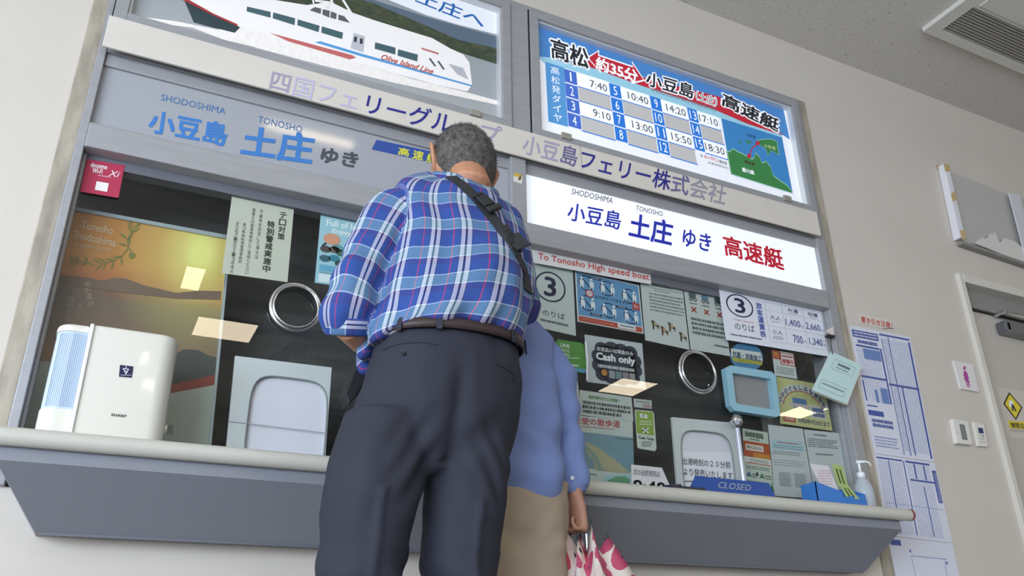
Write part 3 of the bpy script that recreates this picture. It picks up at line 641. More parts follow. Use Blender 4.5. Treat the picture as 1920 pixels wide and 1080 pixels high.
# --- framed sunset poster standing behind the glass
YP = .10
q = [(120, 384), (434, 442), (392, 880), (24, 850)]
po = thing('framed_poster', 'large framed sunset poster with olive branch behind the left glass', 'poster', tuple(at(24, 850, YP)))
def sun_mat():
    m = bpy.data.materials.new('sunset_print'); m.use_nodes = True; n = m.node_tree.nodes; l = m.node_tree.links; b = n['Principled BSDF']
    g = n.new('ShaderNodeTexCoord'); s_ = n.new('ShaderNodeSeparateXYZ'); l.new(g.outputs['Generated'], s_.inputs[0])
    t = n.new('ShaderNodeTexNoise'); t.inputs['Scale'].default_value = 4; t.inputs['Detail'].default_value = 5
    mp = n.new('ShaderNodeMapping'); mp.inputs['Scale'].default_value = (1, 1, 4); l.new(g.outputs['Object'], mp.inputs[0]); l.new(mp.outputs[0], t.inputs['Vector'])
    a = n.new('ShaderNodeMath'); a.operation = 'MULTIPLY_ADD'; a.inputs[1].default_value = .10; l.new(t.outputs[0], a.inputs[0]); l.new(s_.outputs['Z'], a.inputs[2])
    r = n.new('ShaderNodeValToRGB'); l.new(a.outputs[0], r.inputs[0]); e = r.color_ramp.elements
    e[0].position = .30; e[0].color = (*hexc('#6d5a50'), 1); e[1].position = 1.0; e[1].color = (*hexc('#c4833f'), 1)
    for p, c in ((.42, '#a8805c'), (.52, '#7f6350'), (.68, '#75604f'), (.735, '#8a5f45'), (.76, '#b36a3c'), (.86, '#c8853f')): x = e.new(p); x.color = (*hexc(c), 1)
    # glow of the printed sun
    ds = n.new('ShaderNodeVectorMath'); ds.operation = 'DISTANCE'; ds.inputs[1].default_value = (.78, .5, .905)
    cb = n.new('ShaderNodeCombineXYZ'); ml = n.new('ShaderNodeMath'); ml.operation = 'MULTIPLY'; ml.inputs[1].default_value = 1.0
    l.new(s_.outputs['X'], cb.inputs[0]); cb.inputs[1].default_value = .5; l.new(s_.outputs['Z'], cb.inputs[2]); l.new(cb.outputs[0], ds.inputs[0])
    r2 = n.new('ShaderNodeValToRGB'); l.new(ds.outputs['Value'], r2.inputs[0]); e = r2.color_ramp.elements
    e[0].position = .05; e[0].color = (1, 1, 1, 1); e[1].position = .5; e[1].color = (0, 0, 0, 1)
    x = e.new(.12); x.color = (.62, .62, .62, 1); x = e.new(.25); x.color = (.25, .25, .25, 1)
    mx = n.new('ShaderNodeMixRGB'); l.new(r2.outputs[0], mx.inputs[0]); l.new(r.outputs[0], mx.inputs[1]); mx.inputs[2].default_value = (*hexc('#f4ee8a'), 1)
    l.new(mx.outputs[0], b.inputs['Base Color']); b.inputs['Roughness'].default_value = .4
    return m
kid(B().prism(quad_pts([(128, 391), (430, 447), (389, 880), (32, 850)], YP), (0, .003, 0)).done('picture', sun_mat()), po)
b = B(); P = quad_pts(q, YP-.008); Pi = quad_pts([(129, 392), (428, 448), (387, 880), (33, 850)], YP-.008)
for i in (0, 1, 3): j = (i+1) % 4; b.prism([P[i], P[j], Pi[j], Pi[i]], (0, .014, 0))
kid(b.done('poster_frame', M('#aab4bb', .35, .4)), po)
k = Ink(YP-.001)
k.text('Tonosho', (154, 414), (213, 426), (152, 428), '#dcc9a8', lay=3); k.text('Shodoshima', (139, 432), (218, 448), (138, 447), '#dcc9a8', lay=3); k.text('Kagawa Japan', (141, 453), (208, 464), (140, 464), '#d3b893', lay=3)
OL = '#83803f'
def branch(pts, s_):
    k.line(pts, 2.2, OL, 1)
    for i, (x, y) in enumerate(pts[1:]):
        for sg in (-1, 1):
            dx, dy = pts[i+1][0]-pts[i][0], pts[i+1][1]-pts[i][1]; L = math.hypot(dx, dy); dx /= L; dy /= L
            ex, ey = dx*.75-dy*sg*.65, dy*.75+dx*sg*.65; nx, ny = -ey, ex
            k.poly([(x, y), (x+ex*s_*.5+nx*2.4, y+ey*s_*.5+ny*2.4), (x+ex*s_, y+ey*s_), (x+ex*s_*.5-nx*2.4, y+ey*s_*.5-ny*2.4)], OL, 2)
branch([(247, 474), (240, 462), (239, 450), (245, 436), (248, 428)], 20); branch([(240, 466), (228, 480), (214, 488), (200, 492), (190, 494)], 19); branch([(178, 498), (165, 492), (150, 490), (140, 489)], 15)
k.disc(247, 479, 6, 6, OL, 3, 14)
for s_, x, y0, y1, c in (('光と風が', 158, 527, 575, '#b9a58c'), ('織りなす', 146, 570, 600, '#a89680'), ('穏やかな', 128, 555, 604, '#b0a08a')):
    n_ = len(s_)
    for i, ch in enumerate(s_):
        yy = y0+(y1-y0)*i/n_; h = (y1-y0)/n_*.85; xx = x-(yy-y0)*.16+(4*i if x == 158 else 0); k.text(ch, (xx, yy), (xx+h*1.15, yy+h*.2), (xx-h*.12, yy+h), c, lay=3)
MT = M('#6b5a4e', .5)
k.poly([(105, 515), (160, 520), (190, 526), (215, 521), (235, 522), (270, 535), (330, 549), (375, 545), (415, 546), (413, 562), (330, 560), (200, 545), (100, 530)], M('#7b6352', .5, var=.06, vscale=8), 1)
k.poly([(326, 665), (345, 655), (370, 656), (395, 668), (408, 670), (402, 712), (318, 735)], '#4d4e4a', 2)
k.poly([(36, 760), (60, 676), (90, 678), (200, 708), (310, 735), (403, 706), (388, 880), (30, 850)], '#c6cbc2', 2)
k.poly([(320, 722), (404, 703), (402, 722), (318, 738)], '#a1493c', 3); k.poly([(311, 797), (325, 797), (324, 815), (310, 813)], '#a3a7a3', 3)
kid(k.done('printed_design', None), po)
# --- anti terror notice
q = [(436, 359), (552, 381), (539, 529), (416, 512)]
o = sheet('notice_sheet', 'cream notice sheet with vertical black characters beside the sunset poster', 'notice', q, YI, '#d2d0c0')
k = ink(YI, q); BK = '#33342f'
k.vtext('テロ対策', .78, .14, .89, .50, BK, bold=.02); k.vtext('特別警戒実施中', .60, .28, .71, .92, BK, bold=.035)
k.vtext('不審物を発見した場合は', .46, .16, .51, .78, '#5a5b54'); k.vtext('警察又は船員事務所にご連絡ください', .34, .16, .39, .98, '#5a5b54')
k.vtext('香川県高松港管理事務所', .22, .36, .27, .86, '#5a5b54'); k.vtext('☎０８７－８５１－３４４２', .11, .36, .16, .98, '#5a5b54'); k.done('lettering', o)
for x0_, x1_, y_ in ((437, 462, 352), (525, 556, 368)):
    kid(B().prism(quad_pts([(x0_, y_), (x1_, y_+4), (x1_, y_+12), (x0_, y_+8)], YI+.001), (0, .0005, 0)).done('tape', M('#8c8d86', .4)), o)
# --- blue information poster
q = [(603, 385), (722, 408), (711, 547), (590, 530)]
o = sheet('poster', 'light blue information poster half hidden by the plaid sleeve', 'poster', q, YI, '#a9d3df')
k = ink(YI, q)
k.tbox('SHIKOKU', .12, .06, .60, .12, '#55707e', bold=.03); k.tbox('Full of Information', .10, .17, 1.1, .25, '#f4fbfd', bold=.04); k.tbox('Enjoy Shikoku', .20, .28, .95, .35, '#f4fbfd', bold=.04)
k.disc(.20, .42, .13, .075, '#e3a083', 2); k.line([(.12, .48), (.06, .53)], .03, '#3a4750', 2)
for i, (x, y, c) in enumerate([(.12, .56, '#56494c'), (.25, .55, '#71625e'), (.36, .58, '#3f6c5c'), (.12, .68, '#3f6676'), (.26, .66, '#3b8ba0'), (.36, .72, '#34544e'), (.30, .52, '#6aa0a0')]): k.disc(x, y, .09, .045, c, 2, 9)
k.poly([(.46, .30), (.9, .30), (.9, .86), (.46, .86)], '#e8eef0', 2); k.poly([(.49, .33), (.9, .33), (.9, .83), (.49, .83)], '#78c0c8', 3); k.rect(.05, .76, .42, .84, '#6fb1cf', 2)
k.rect(.05, .88, .40, .98, '#e9f2f3', 2); k.rect(.50, .88, .95, .98, '#e9f2f3', 2); k.lines(.05, .85, .42, .87, 1, '#55707e'); k.done('printed_design', o)
# hook knob on the glass above the man's shoulder
q_ = at(684, 378, .0)
o = thing('door_pull', 'small black knob on a short chrome rod above the plaid shoulder', 'knob', tuple(q_))
kid(B().tube([at(683, 377, -.01), at(695, 379, -.01)], .013, 12).done('knob', M('#17181b', .25), bevel=.002), o)
kid(B().tube([at(688, 381, -.005), at(694, 404, .02)], .005, 8).done('rod', CHROME), o)
# --- talking rings
def ring(px, py, rpx, ry, label, group=None):
    c = at(px, py, .015); e1 = at(px+rpx, py+rpx*.12, .015); R0 = (at(px+rpx, py, .015)-at(px-rpx, py, .015)).length/2
    zr = abs(at(px, py-ry, .015).z-at(px, py+ry, .015).z)/2
    o = thing('speaking_ring', label, 'ring', tuple(c))
    def tor(rad, r, y, n=48, m=10):
        V = []; Fc = []
        for i in range(n):
            a = 2*math.pi*i/n
            for j in range(m):
                b_ = 2*math.pi*j/m; rr_ = rad/zr
                V.append((c.x+(R0*rr_+r*math.cos(b_))*math.cos(a), y+r*math.sin(b_), c.z+(zr*rr_+r*math.cos(b_))*math.sin(a)))
        for i in range(n):
            for j in range(m):
                i2 = (i+1) % n; j2 = (j+1) % m; Fc.append((i*m+j, i*m+j2, i2*m+j2, i2*m+j))
        return V, Fc
    V, Fc = tor(zr-.006, .006, .012); kid(mesh('outer_ring', V, Fc, [CHROME], smooth=True), o)
    V, Fc = tor(zr-.014, .004, .004); kid(mesh('inner_ring', V, Fc, [CHROME], smooth=True), o)
    q2 = at(px+rpx*.62, py+ry*.55, .0); kid(B().tube([(q2.x, .0, q2.z), (q2.x+.004, .01, q2.z-.008)], .003, 8).done('screw', CHROME), o)
ring(554, 577, 50, 47, 'round chrome speaking ring in the left glass beside the plaid sleeve')
ring(1307, 698, 35, 41, 'round chrome speaking ring in the right glass beside the light blue hatch')
# --- service hatches: frosted plate with an arched opening closed by a pale board
def hatch_plate(name, label, q, arch, seam=None):
    o = thing(name, label, 'hatch', tuple(at(*q[3], .02)))
    Y = .014; outer = [at(*p, Y) for p in q]
    n = 40; rb = []
    for i in range(n):
        a = 2*math.pi*i/n; cx, sy_ = math.cos(a), math.sin(a); ex = .22
        u = .5+.5*(abs(cx)**(2*ex))*(1 if cx > 0 else -1); v = .5+.5*(abs(sy_)**(2*ex))*(1 if sy_ > 0 else -1)
        A = arch; p = ((A[0][0]*(1-u)+A[1][0]*u)*(1-v)+(A[3][0]*(1-u)+A[2][0]*u)*v, (A[0][1]*(1-u)+A[1][1]*u)*(1-v)+(A[3][1]*(1-u)+A[2][1]*u)*v)
        rb.append(at(*p, Y))
    # border strip between the outer rectangle and the arch
    V = []; Fc = []
    def outp(i):
        a = 2*math.pi*i/n; cx, sy_ = math.cos(a), math.sin(a); m_ = max(abs(cx), abs(sy_)); u = .5+.5*cx/m_; v = .5+.5*sy_/m_
        return (outer[0]*(1-u)+outer[1]*u)*(1-v)+(outer[3]*(1-u)+outer[2]*u)*v
    for i in range(n):
        for P_, y_ in ((outp(i), 0), (rb[i], 0), (rb[i], .010), (outp(i), .010)): V.append((P_.x, P_.y+y_, P_.z))
    for i in range(n):
        j = (i+1) % n
        for a_ in range(4): b_ = (a_+1) % 4; Fc.append((4*i+a_, 4*j+a_, 4*j+b_, 4*i+b_))
    kid(mesh('plate', V, Fc, [M('#bcc5c2', .3, name='frosted_plate', alpha=1)]), o)
    rim = [p+Vector((0, -.001, 0)) for p in rb]+[rb[0]+Vector((0, -.001, 0))]
    kid(B().tube(rim, .0022, 6).done('arch_edge', M('#7d8482', .3)), o)
    inner = [Vector((p.x, .0248, p.z)) for p in rb]
    kid(B().prism(inner, (0, .001, 0)).done('closing_board', M('#cfd1d6', .5, var=.03, vscale=6)), o)
    if seam: kid(B().tube([at(*seam[0], .012), at(*seam[1], .012)], .0012, 6).done('seam', M('#9aa0a4', .4)), o)
    return o
hatch_plate('service_hatch', 'pale frosted service hatch with rounded opening left of the man in plaid', [(441, 667), (622, 689), (607, 900), (420, 880)], [(474, 700), (617, 718), (604, 900), (452, 880)], ((430, 790), (612, 812)))
hatch_plate('service_hatch', 'pale frosted service hatch with a notice in its opening, right window', [(1260, 782), (1378, 793), (1396, 940), (1272, 935)], [(1274, 804), (1368, 814), (1384, 940), (1284, 935)])
q = [(1277, 846), (1371, 849), (1384, 930), (1284, 925)]
o = sheet('notice_sheet', 'white notice with two lines of black characters inside the right hatch', 'notice', q, .0235, '#dcdde0', .0006)
k = Ink(.0232); k.text('出港時刻の２０分前', (1279, 858), (1369, 866), (1280, 871), '#43464b', bold=.01); k.text('より発売いたします。', (1281, 877), (1377, 886), (1282, 891), '#43464b', bold=.01); k.lines(1284, 900, 1300, 905, 1, '#43464b'); k.done('lettering', o)
# --- light blue hatch frame
o = thing('hatch_frame', 'light blue rectangular hatch frame with clipped corners in right glass', 'frame', tuple(at(1362, 780, .0)))
oc = [(1360, 690), (1370, 685), (1447, 697), (1455, 705), (1463, 778), (1456, 782), (1378, 770), (1369, 760)]
ic = [(1373.5, 700), (1377, 699.5), (1443, 710), (1446, 712), (1453, 766), (1450, 768), (1383, 757), (1380, 754)]
V = []; Fc = []
for a_, b_ in zip(oc, ic):
    for p, y_ in ((a_, -.012), (b_, -.012), (b_, .014), (a_, .014)): V.append(at(*p, y_) if y_ < 0 else Vector((at(*p, -.012).x, y_, at(*p, -.012).z)))
for i in range(8):
    j = (i+1) % 8
    for a_ in range(4): b_ = (a_+1) % 4; Fc.append((4*i+a_, 4*j+a_, 4*j+b_, 4*i+b_))
kid(mesh('frame', V, Fc, [M('#8fbccb', .4)]), o)
kid(B().prism([at(*p, .012) for p in ic], (0, .002, 0)).done('sliding_pane', M('#8b8b8a', .15, var=.05, vscale=8)), o)
# --- chrome ball on a post
o = thing('partition_post', 'chrome ball on a white post in front of the right hatch', 'post', tuple(at(1392, 915, -.02)))
bm = bmesh.new(); bmesh.ops.create_uvsphere(bm, u_segments=24, v_segments=16, radius=.0245); me = bpy.data.meshes.new('ball'); bm.to_mesh(me); bm.free()
bo = link('ball', me, CHROME, None, True); bo.location = at(1380, 789, -.03); kid(bo, o)
kid(B().tube([at(1382, 803, -.03), at(1397, 925, -.03)], .010, 12).done('post', M('#c9cdd8', .2, .3)), o)
kid(B().tube([at(1382, 791, -.056), at(1382, 791, -.05)], .010, 12).done('screw_hole', M('#6f6f72', .3, .6)), o)
# --- papers on the right window
def paper(name, label, cat, q, col, draw, Y=YI, rough=.55):
    o = sheet(name, label, cat, q, Y, col, .0006, rough=rough); k = ink(Y, q); draw(k)
    if k.F: k.done('printed_design', o)
    return o
o = sheet('banner_strip', 'white paper strip with red English line above the right papers', 'notice', [(996, 458), (1192, 498), (1193, 503), (1219, 508), (1221, 533), (1190, 528), (998, 492)], YO-.002, '#d6d6d4', .0006)
k = Ink(YO-.0026); k.text('To Tonosho High speed boat', (1009, 474), (1217, 514), (1009, 489), '#c4453a', bold=.012); k.done('lettering', o)
def circ3(k, cx, cy, rx, ry, ht):
    k.disc(cx, cy, rx, ry, '#23294a', 1, 40, ri=.90); k.tbox('3', cx-rx*.36, cy-ry*.62, cx+rx*.36, cy+ry*.62, '#23294a', bold=.02)
paper('number_sheet', 'pale sheet with circled number three next to the plaid sleeve', 'notice', [(985, 488), (1074, 506), (1080, 630), (976, 606)], '#cdd2d0', lambda k: (circ3(k, .52, .34, .31, .235, 0), k.tbox('のりば', .38, .71, .80, .80, '#3e464c'), k.lines(.34, .85, .86, .90, 1, '#5b6468', fill=.8)))
def harass(k):
    k.rect(.02, .02, .98, .86, '#6a9cc8', 1); k.rect(.02, .88, .98, .98, '#c0503f', 1); k.rect(.60, .86, .88, .97, '#e5e2df', 2); k.lines(.64, .89, .85, .94, 1, '#3f6f9a', lay=4)
    for i, (x, y) in enumerate([(.16, .20), (.48, .22), (.82, .28), (.16, .60), (.48, .66), (.82, .70)]):
        k.disc(x, y, .115, .155, '#22304a', 2, 22, ri=.86); k.line([(x-.08, y-.11), (x+.08, y+.11)], .02, '#22304a', 3)
        for dx in (-.07, .08):
            k.disc(x+dx, y-.09, .022, .028, '#e9edf2', 4, 10); k.poly([(x+dx-.03, y-.05), (x+dx+.03, y-.05), (x+dx+.035, y+.04), (x+dx+.02, y+.13), (x+dx, y+.05), (x+dx-.025, y+.13), (x+dx-.03, y+.03)], '#e9edf2', 4)
    k.disc(.20, .40, .062, .075, '#c23b3b', 4); k.disc(.20, .40, .045, .055, '#efe9e6', 5); k.lines(.17, .37, .23, .43, 2, '#c23b3b', lay=7)
    k.tbox('カスタマーハラスメント', .28, .405, .84, .465, '#22304a', bold=.02, lay=6); k.rect(.86, .40, .97, .54, '#c23b3b', 4); k.tbox('禁止', .875, .43, .955, .51, '#efe9e6', lay=7)
    for x, y in ((.30, .07), (.68, .55), (.28, .80)): k.rect(x-.09, y-.02, x+.09, y+.02, '#22304a', 5); k.lines(x-.06, y-.013, x+.06, y+.013, 1, '#dfe6ee', lay=7)
    k.tbox('カスタマーハラスメント対策', .06, .905, .55, .95, '#dba99a', lay=3)
paper('poster', 'blue harassment poster with white figures crossed out in six rings', 'poster', [(1078, 508), (1198, 535), (1207, 626), (1083, 603)], '#d9dfe2', harass)
def pets(k):
    k.rect(.22, .10, .96, .11, '#8f9895'); k.rect(.22, .19, .96, .2, '#8f9895'); k.lines(.28, .125, .75, .17, 1, '#4c5452', fill=.8); k.lines(.3, .215, .66, .24, 1, '#6d7573')
    k.lines(.18, .26, .98, .55, 6, '#7e8785', fill=.55, seed=5)
    for x, y, c in ((.24, .74, '#4a4433'), (.62, .72, '#5a4433'), (.44, .80, '#6a3c30'), (.86, .83, '#43463f')):
        k.poly([(x-.07, y-.06), (x, y-.05), (x+.05, y-.01), (x+.10, y+.0), (x+.09, y+.07), (x+.06, y+.03), (x-.01, y+.02), (x-.02, y+.08), (x-.05, y+.07), (x-.05, y)], c, 2)
        k.disc(x+.02, y-.01, .04, .03, '#b9ab86', 3, 9)
paper('notice_sheet', 'pale notice with small animal pictures at the bottom', 'notice', [(1199, 512), (1278, 526), (1293, 656), (1210, 638)], '#cfd2d0', pets)
def crosses(k):
    k.rect(.10, .04, .98, .10, '#aeb04a', 1); k.lines(.12, .05, .9, .09, 1, '#5c5f33', lay=3)
    for i, (x, c) in enumerate(((.20, '#5b6a6a'), (.52, '#6f8ba0'), (.86, '#46555a'))):
        y = .20+.0*i
        k.disc(x, y, .10, .05, c, 2, 8); k.disc(x-.05, y+.06, .045, .03, '#3d4646', 3, 10, ri=.5); k.disc(x+.06, y+.06, .045, .03, '#3d4646', 3, 10, ri=.5); k.lines(x-.1, .31, x+.1, .34, 1, '#4c5452')
        k.line([(x-.06, .38), (x+.06, .45)], .025, '#b5483e', 3); k.line([(x+.06, .38), (x-.06, .45)], .025, '#b5483e', 3)
    k.lines(.10, .52, .98, .78, 4, '#59625f', fill=.7, seed=8); k.lines(.62, .86, .98, .90, 1, '#59625f', fill=.8)
paper('notice_sheet', 'pale notice with three red crosses under a yellow headline', 'notice', [(1280, 525), (1352, 541), (1369, 668), (1295, 655)], '#cfd2d0', crosses)
def fare(k):
    circ3(k, .175, .30, .125, .22, 0); k.tbox('High speed', .10, .565, .28, .61, '#c98a84'); k.tbox('のりば', .10, .64, .285, .77, '#3a3f52'); k.lines(.05, .86, .34, .90, 1, '#5b6072', fill=.8)
    k.vtext('旅客運賃表', .33, .16, .385, .84, '#5560a4', bold=.03)
    for x in (.42, .585, .79, .985): k.rect(x-.002, .12, x+.002, .88, '#b3b7c2')
    for y in (.12, .28, .58, .88): k.rect(.42, y-.003, .985, y+.003, '#b3b7c2')
    k.tbox('片道', .64, .155, .74, .225, '#3f4560', bold=.02); k.tbox('往復', .84, .155, .94, .225, '#3f4560', bold=.02); k.lines(.65, .24, .73, .265, 1, '#8f93a5'); k.lines(.85, .24, .93, .265, 1, '#8f93a5')
    k.tbox('大人', .45, .36, .555, .45, '#3f4560'); k.tbox('小人', .45, .64, .555, .73, '#3f4560'); k.lines(.46, .47, .54, .50, 1, '#8f93a5'); k.lines(.45, .76, .55, .83, 2, '#8f93a5')
    for s_, x0_, x1_, y_ in (('1,400', .60, .745, .38), ('2,660', .80, .945, .38), ('700', .65, .745, .68), ('1,340', .81, .945, .68)):
        k.tbox(s_, x0_, y_, x1_, y_+.15, '#4a4f8c', bold=.01); k.tbox('円', x1_+.008, y_+.08, x1_+.03, y_+.14, '#6a6f98')
paper('fare_sheet', 'white fare sheet with circled number three and a price table', 'notice', [(1347, 537), (1541, 577), (1556, 669), (1361, 637)], '#dcdfe6', fare, Y=YO-.002)
o = B().prism([at(*p, YI) for p in [(1046, 636), (1091, 643), (1096, 648), (1100, 695), (1096, 700), (1056, 695), (1051, 690), (1042, 642)]], (0, .0006, 0)).done('sticker', M('#5d9a49', .35))
tag(o, 'green rounded sticker beside the blue shirt shoulder', 'sticker'); k = Ink(YI-.0005)
k.text('LINE', (1050, 643), (1067, 646), (1051, 650), '#edf3ea', bold=.03); k.text('友だち', (1051, 653), (1067, 656), (1052, 659), '#edf3ea', bold=.03); k.text('募集中！', (1052, 661), (1068, 664), (1053, 667), '#edf3ea', bold=.03)
k.poly([(1050, 687), (1098, 692), (1099, 699), (1056, 694)], '#5fa7c9', 1); k.poly([(1057, 680), (1085, 685), (1085, 688), (1056, 684)], '#cfe0cf', 2); k.lines(1055, 669, 1086, 674, 1, '#cfe3c6'); k.done('printed_design', o)
def cash(k):
    cl = [(.5, .5)]; k.rect(.22, .18, .86, .86, '#3a3d4c', 1)
    for x, y, rx, ry in ((.28, .25, .12, .14), (.45, .20, .13, .13), (.62, .20, .12, .12), (.78, .24, .12, .14), (.86, .42, .10, .14), (.85, .62, .11, .14), (.78, .80, .13, .14), (.6, .86, .13, .12), (.42, .86, .13, .12), (.27, .80, .12, .14), (.2, .62, .10, .14), (.2, .42, .10, .14)): k.disc(x, y, rx, ry, '#3a3d4c', 1, 20)
    k.tbox('お支払いは現金のみ', .20, .22, .82, .31, '#e6e7ea', bold=.03, lay=3); k.tbox('Cash only', .18, .35, .84, .54, '#eceef0', bold=.05, lay=3); k.lines(.20, .585, .82, .67, 1, '#d9dbdf', fill=.9, lay=3)
    k.disc(.30, .76, .05, .07, '#c98b43', 3, 9); 
    for i, c in enumerate(('#9aa3a8', '#7f949a', '#9a8f92', '#a3a0a0')): k.rect(.38+.115*i, .70, .48+.115*i, .86, c, 3)
paper('notice_sheet', 'white sheet with dark cloud reading cash only', 'notice', [(1096, 627), (1204, 644), (1211, 730), (1100, 716)], '#c9cdd2', cash)
kid(B().tube([at(1098, 641, .026), at(1101, 672, .024), at(1101, 714, .026)], .0035, 6).done('curled_tape', M('#e6e9ec', .2)), [o for o in C.objects if o.get('label', '') == 'white sheet with dark cloud reading cash only'][0])
paper('notice_sheet', 'plain pale sheet right behind the blue shirt elbow', 'notice', [(1040, 705), (1083, 711), (1090, 780), (1048, 775)], '#ccd0cf', lambda k: (k.rect(.4, .12, .6, .13, '#9aa3a2'), k.lines(.3, .5, .8, .9, 6, '#8e9796', fill=.4)))
paper('notice_sheet', 'pale sheet with green headline over the sandbar poster', 'notice', [(1087, 731), (1184, 745), (1188, 790), (1088, 778)], '#cdd2cf', lambda k: (k.tbox('乗船手続をされたお客様へ', .16, .16, .76, .30, '#5c9a4c', bold=.03), k.lines(.04, .38, .96, .92, 3, '#4a524f', fill=.75, seed=3)), Y=YI-.002)
def angel(k):
    k.rect(0, 0, 1, .15, '#cdd6d2', 1); k.tbox('天使の散歩道', .10, .02, .80, .12, '#c23b4c', bold=.02, lay=3); k.lines(.13, .135, .72, .16, 1, '#c8707a', lay=3)
    k.poly([(0, .22), (1, .24), (1, .72), (0, .72)], M('#7fa0ae', .5, var=.12, vscale=9), 2); k.poly([(0, .30), (.15, .32), (.45, .42), (.62, .52), (.84, .66), (.95, .74), (.40, .74), (.36, .60), (.22, .42), (0, .34)], '#b9b394', 3); k.poly([(.10, .33), (.3, .42), (.44, .56), (.52, .73), (.44, .73), (.34, .52), (.16, .38)], '#8ea39b', 4)
    k.poly([(0, .19), (.14, .21), (.14, .235), (0, .22)], '#3f5250', 3); k.poly([(.72, .26), (1, .262), (1, .28), (.72, .275)], '#5f7a7c', 3)
    k.rect(0, .73, 1, 1, '#ced7d2', 3); k.tbox('出港時刻', -.06, .75, .14, .81, '#3a4240', bold=.02, lay=5); k.lines(.16, .78, .42, .81, 1, '#6d7573', lay=5); k.poly([(.58, .86), (.70, .80), (.86, .78), (.93, .83), (.90, .96), (.74, .93), (.60, .97)], '#79b48c', 5); k.poly([(.54, .80), (.98, .74), (.98, 1), (.52, 1)], '#b6d5dc', 4)
    k.lines(.02, .88, .44, .95, 1, '#4a524f', fill=.8, lay=5)
paper('poster', 'sandbar beach poster with red title low in the right window', 'poster', [(1062, 777), (1186, 789), (1190, 925), (1068, 915)], '#cdd6d2', angel)
paper('label', 'small white label above the green cash only card', 'label', [(1188, 747), (1222, 751), (1222, 767), (1189, 763)], '#c9cccb', lambda k: (k.lines(.1, .1, .9, .5, 1, '#8f9493'), k.rect(.5, .5, .95, .95, '#b19c9c')))
o = B().prism([at(*p, YI-.001) for p in [(1192, 768), (1223, 771), (1226, 774), (1231, 841), (1228, 846), (1198, 841), (1195, 838), (1190, 771)]], (0, .0006, 0)).done('card', M('#d6dbd3', .35))
tag(o, 'narrow green and white cash only card under the small label', 'notice'); k = Ink(YI-.0015)
k.poly([(1192, 770), (1224, 773), (1226, 817), (1194, 812)], '#94b04a', 1); k.poly([(1199, 775), (1213, 777), (1214, 785), (1200, 783)], '#e6eadf', 2); k.text('¥', (1204, 776), (1208, 777), (1204, 782), '#2f332f', lay=4)
k.line([(1204, 802), (1216, 812)], 3, '#e6eadf', 3); k.line([(1216, 802), (1205, 812)], 3, '#e6eadf', 3); k.disc(1210, 807, 5, 5, '#3a4034', 2, 12); k.lines(1199, 788, 1222, 798, 2, '#dfe6cf')
k.text('Cash Only', (1197, 817), (1225, 821), (1198, 824), '#2f332f', bold=.03); k.lines(1203, 827, 1222, 838, 3, '#5c615c'); k.done('printed_design', o)
# round and small stickers
cc = [(1400+31*math.cos(a), 669+27*math.sin(a)+3*math.cos(a)) for a in [2*math.pi*i/28 for i in range(28)]]
o = B().prism([at(*p, YI) for p in cc], (0, .0006, 0)).done('sticker', M('#4d86b4', .35)); tag(o, 'round blue and yellow antibacterial sticker above the light blue hatch', 'sticker')
k = Ink(YI-.0005); k.poly([(1370, 653), (1426, 661), (1430, 678), (1371, 668)], '#d7dcd8', 1); k.text('抗菌・消臭施工', (1373, 658), (1427, 668), (1374, 669), '#2f4d6a', bold=.03, lay=3); k.poly([(1371, 669), (1430, 679), (1428, 685), (1376, 678)], '#b9b24f', 1); k.text('抗ウイルス', (1384, 673), (1416, 679), (1385, 678), '#6d6a30', lay=3); k.done('printed_design', o)
paper('sticker', 'small sticker with red block of characters right of the round one', 'sticker', [(1447, 656), (1488, 663), (1495, 711), (1453, 704)], '#d3d5d4', lambda k: (k.rect(0, 0, .36, .34, '#b5574a', 1), k.rect(.06, .06, .26, .24, '#c9833f', 2), k.rect(.34, .04, 1, .52, '#bf3f44', 1), k.rect(.38, .07, .96, .49, '#e3dcdb', 2), k.tbox('稼働中', .42, .28, .92, .46, '#bf3f44', bold=.03, lay=4), k.lines(.42, .1, .92, .24, 1, '#bf3f44', lay=4), k.lines(.1, .6, .9, .9, 4, '#8f9493')))
def tokuten(k):
    k.rect(.02, .02, .98, .98, '#c9c78e', 1)
    for i in range(16):
        a = math.pi*(1.04+.92*i/15); x, y = .48+.46*math.cos(a), .62+.46*math.sin(a); a2 = math.pi*(1.04+.92*(i+1)/15); x2, y2 = .48+.46*math.cos(a2), .62+.46*math.sin(a2)
        if i < 15: k.line([(x, y), (x2, y2)], .15, '#cfcdc4', 2); k.line([(x*.86+.067, y*.86+.1), (x2*.86+.067, y2*.86+.1)], .018, '#b5574a', 3)
    for i, ch in enumerate('土庄のくらし応援商品券'):
        a = math.pi*(1.10+.78*i/10); x, y = .48+.46*math.cos(a), .62+.46*math.sin(a); k.tbox(ch, x-.032, y-.05, x+.032, y+.05, '#3f5284', bold=.03, lay=5)
    k.rect(.28, .40, .56, .62, '#5f7fae', 2); k.rect(.22, .52, .60, .60, '#c4b8b4', 3); k.rect(.62, .50, .92, .78, '#cfcdc4', 2); k.lines(.65, .54, .89, .76, 2, '#4a5f94', fill=.9, lay=4)
    k.rect(.06, .82, .30, .94, '#b5574a', 2); k.tbox('有効期限', .09, .85, .27, .91, '#e6dfd2', lay=4); k.tbox('令和8年9月30日まで', .34, .82, .96, .93, '#4a5172', bold=.02, lay=4)
paper('poster', 'pale yellow poster with a curved blue headline beside the hatch', 'poster', [(1456, 706), (1545, 722), (1561, 808), (1463, 794)], '#c9c78e', tokuten)
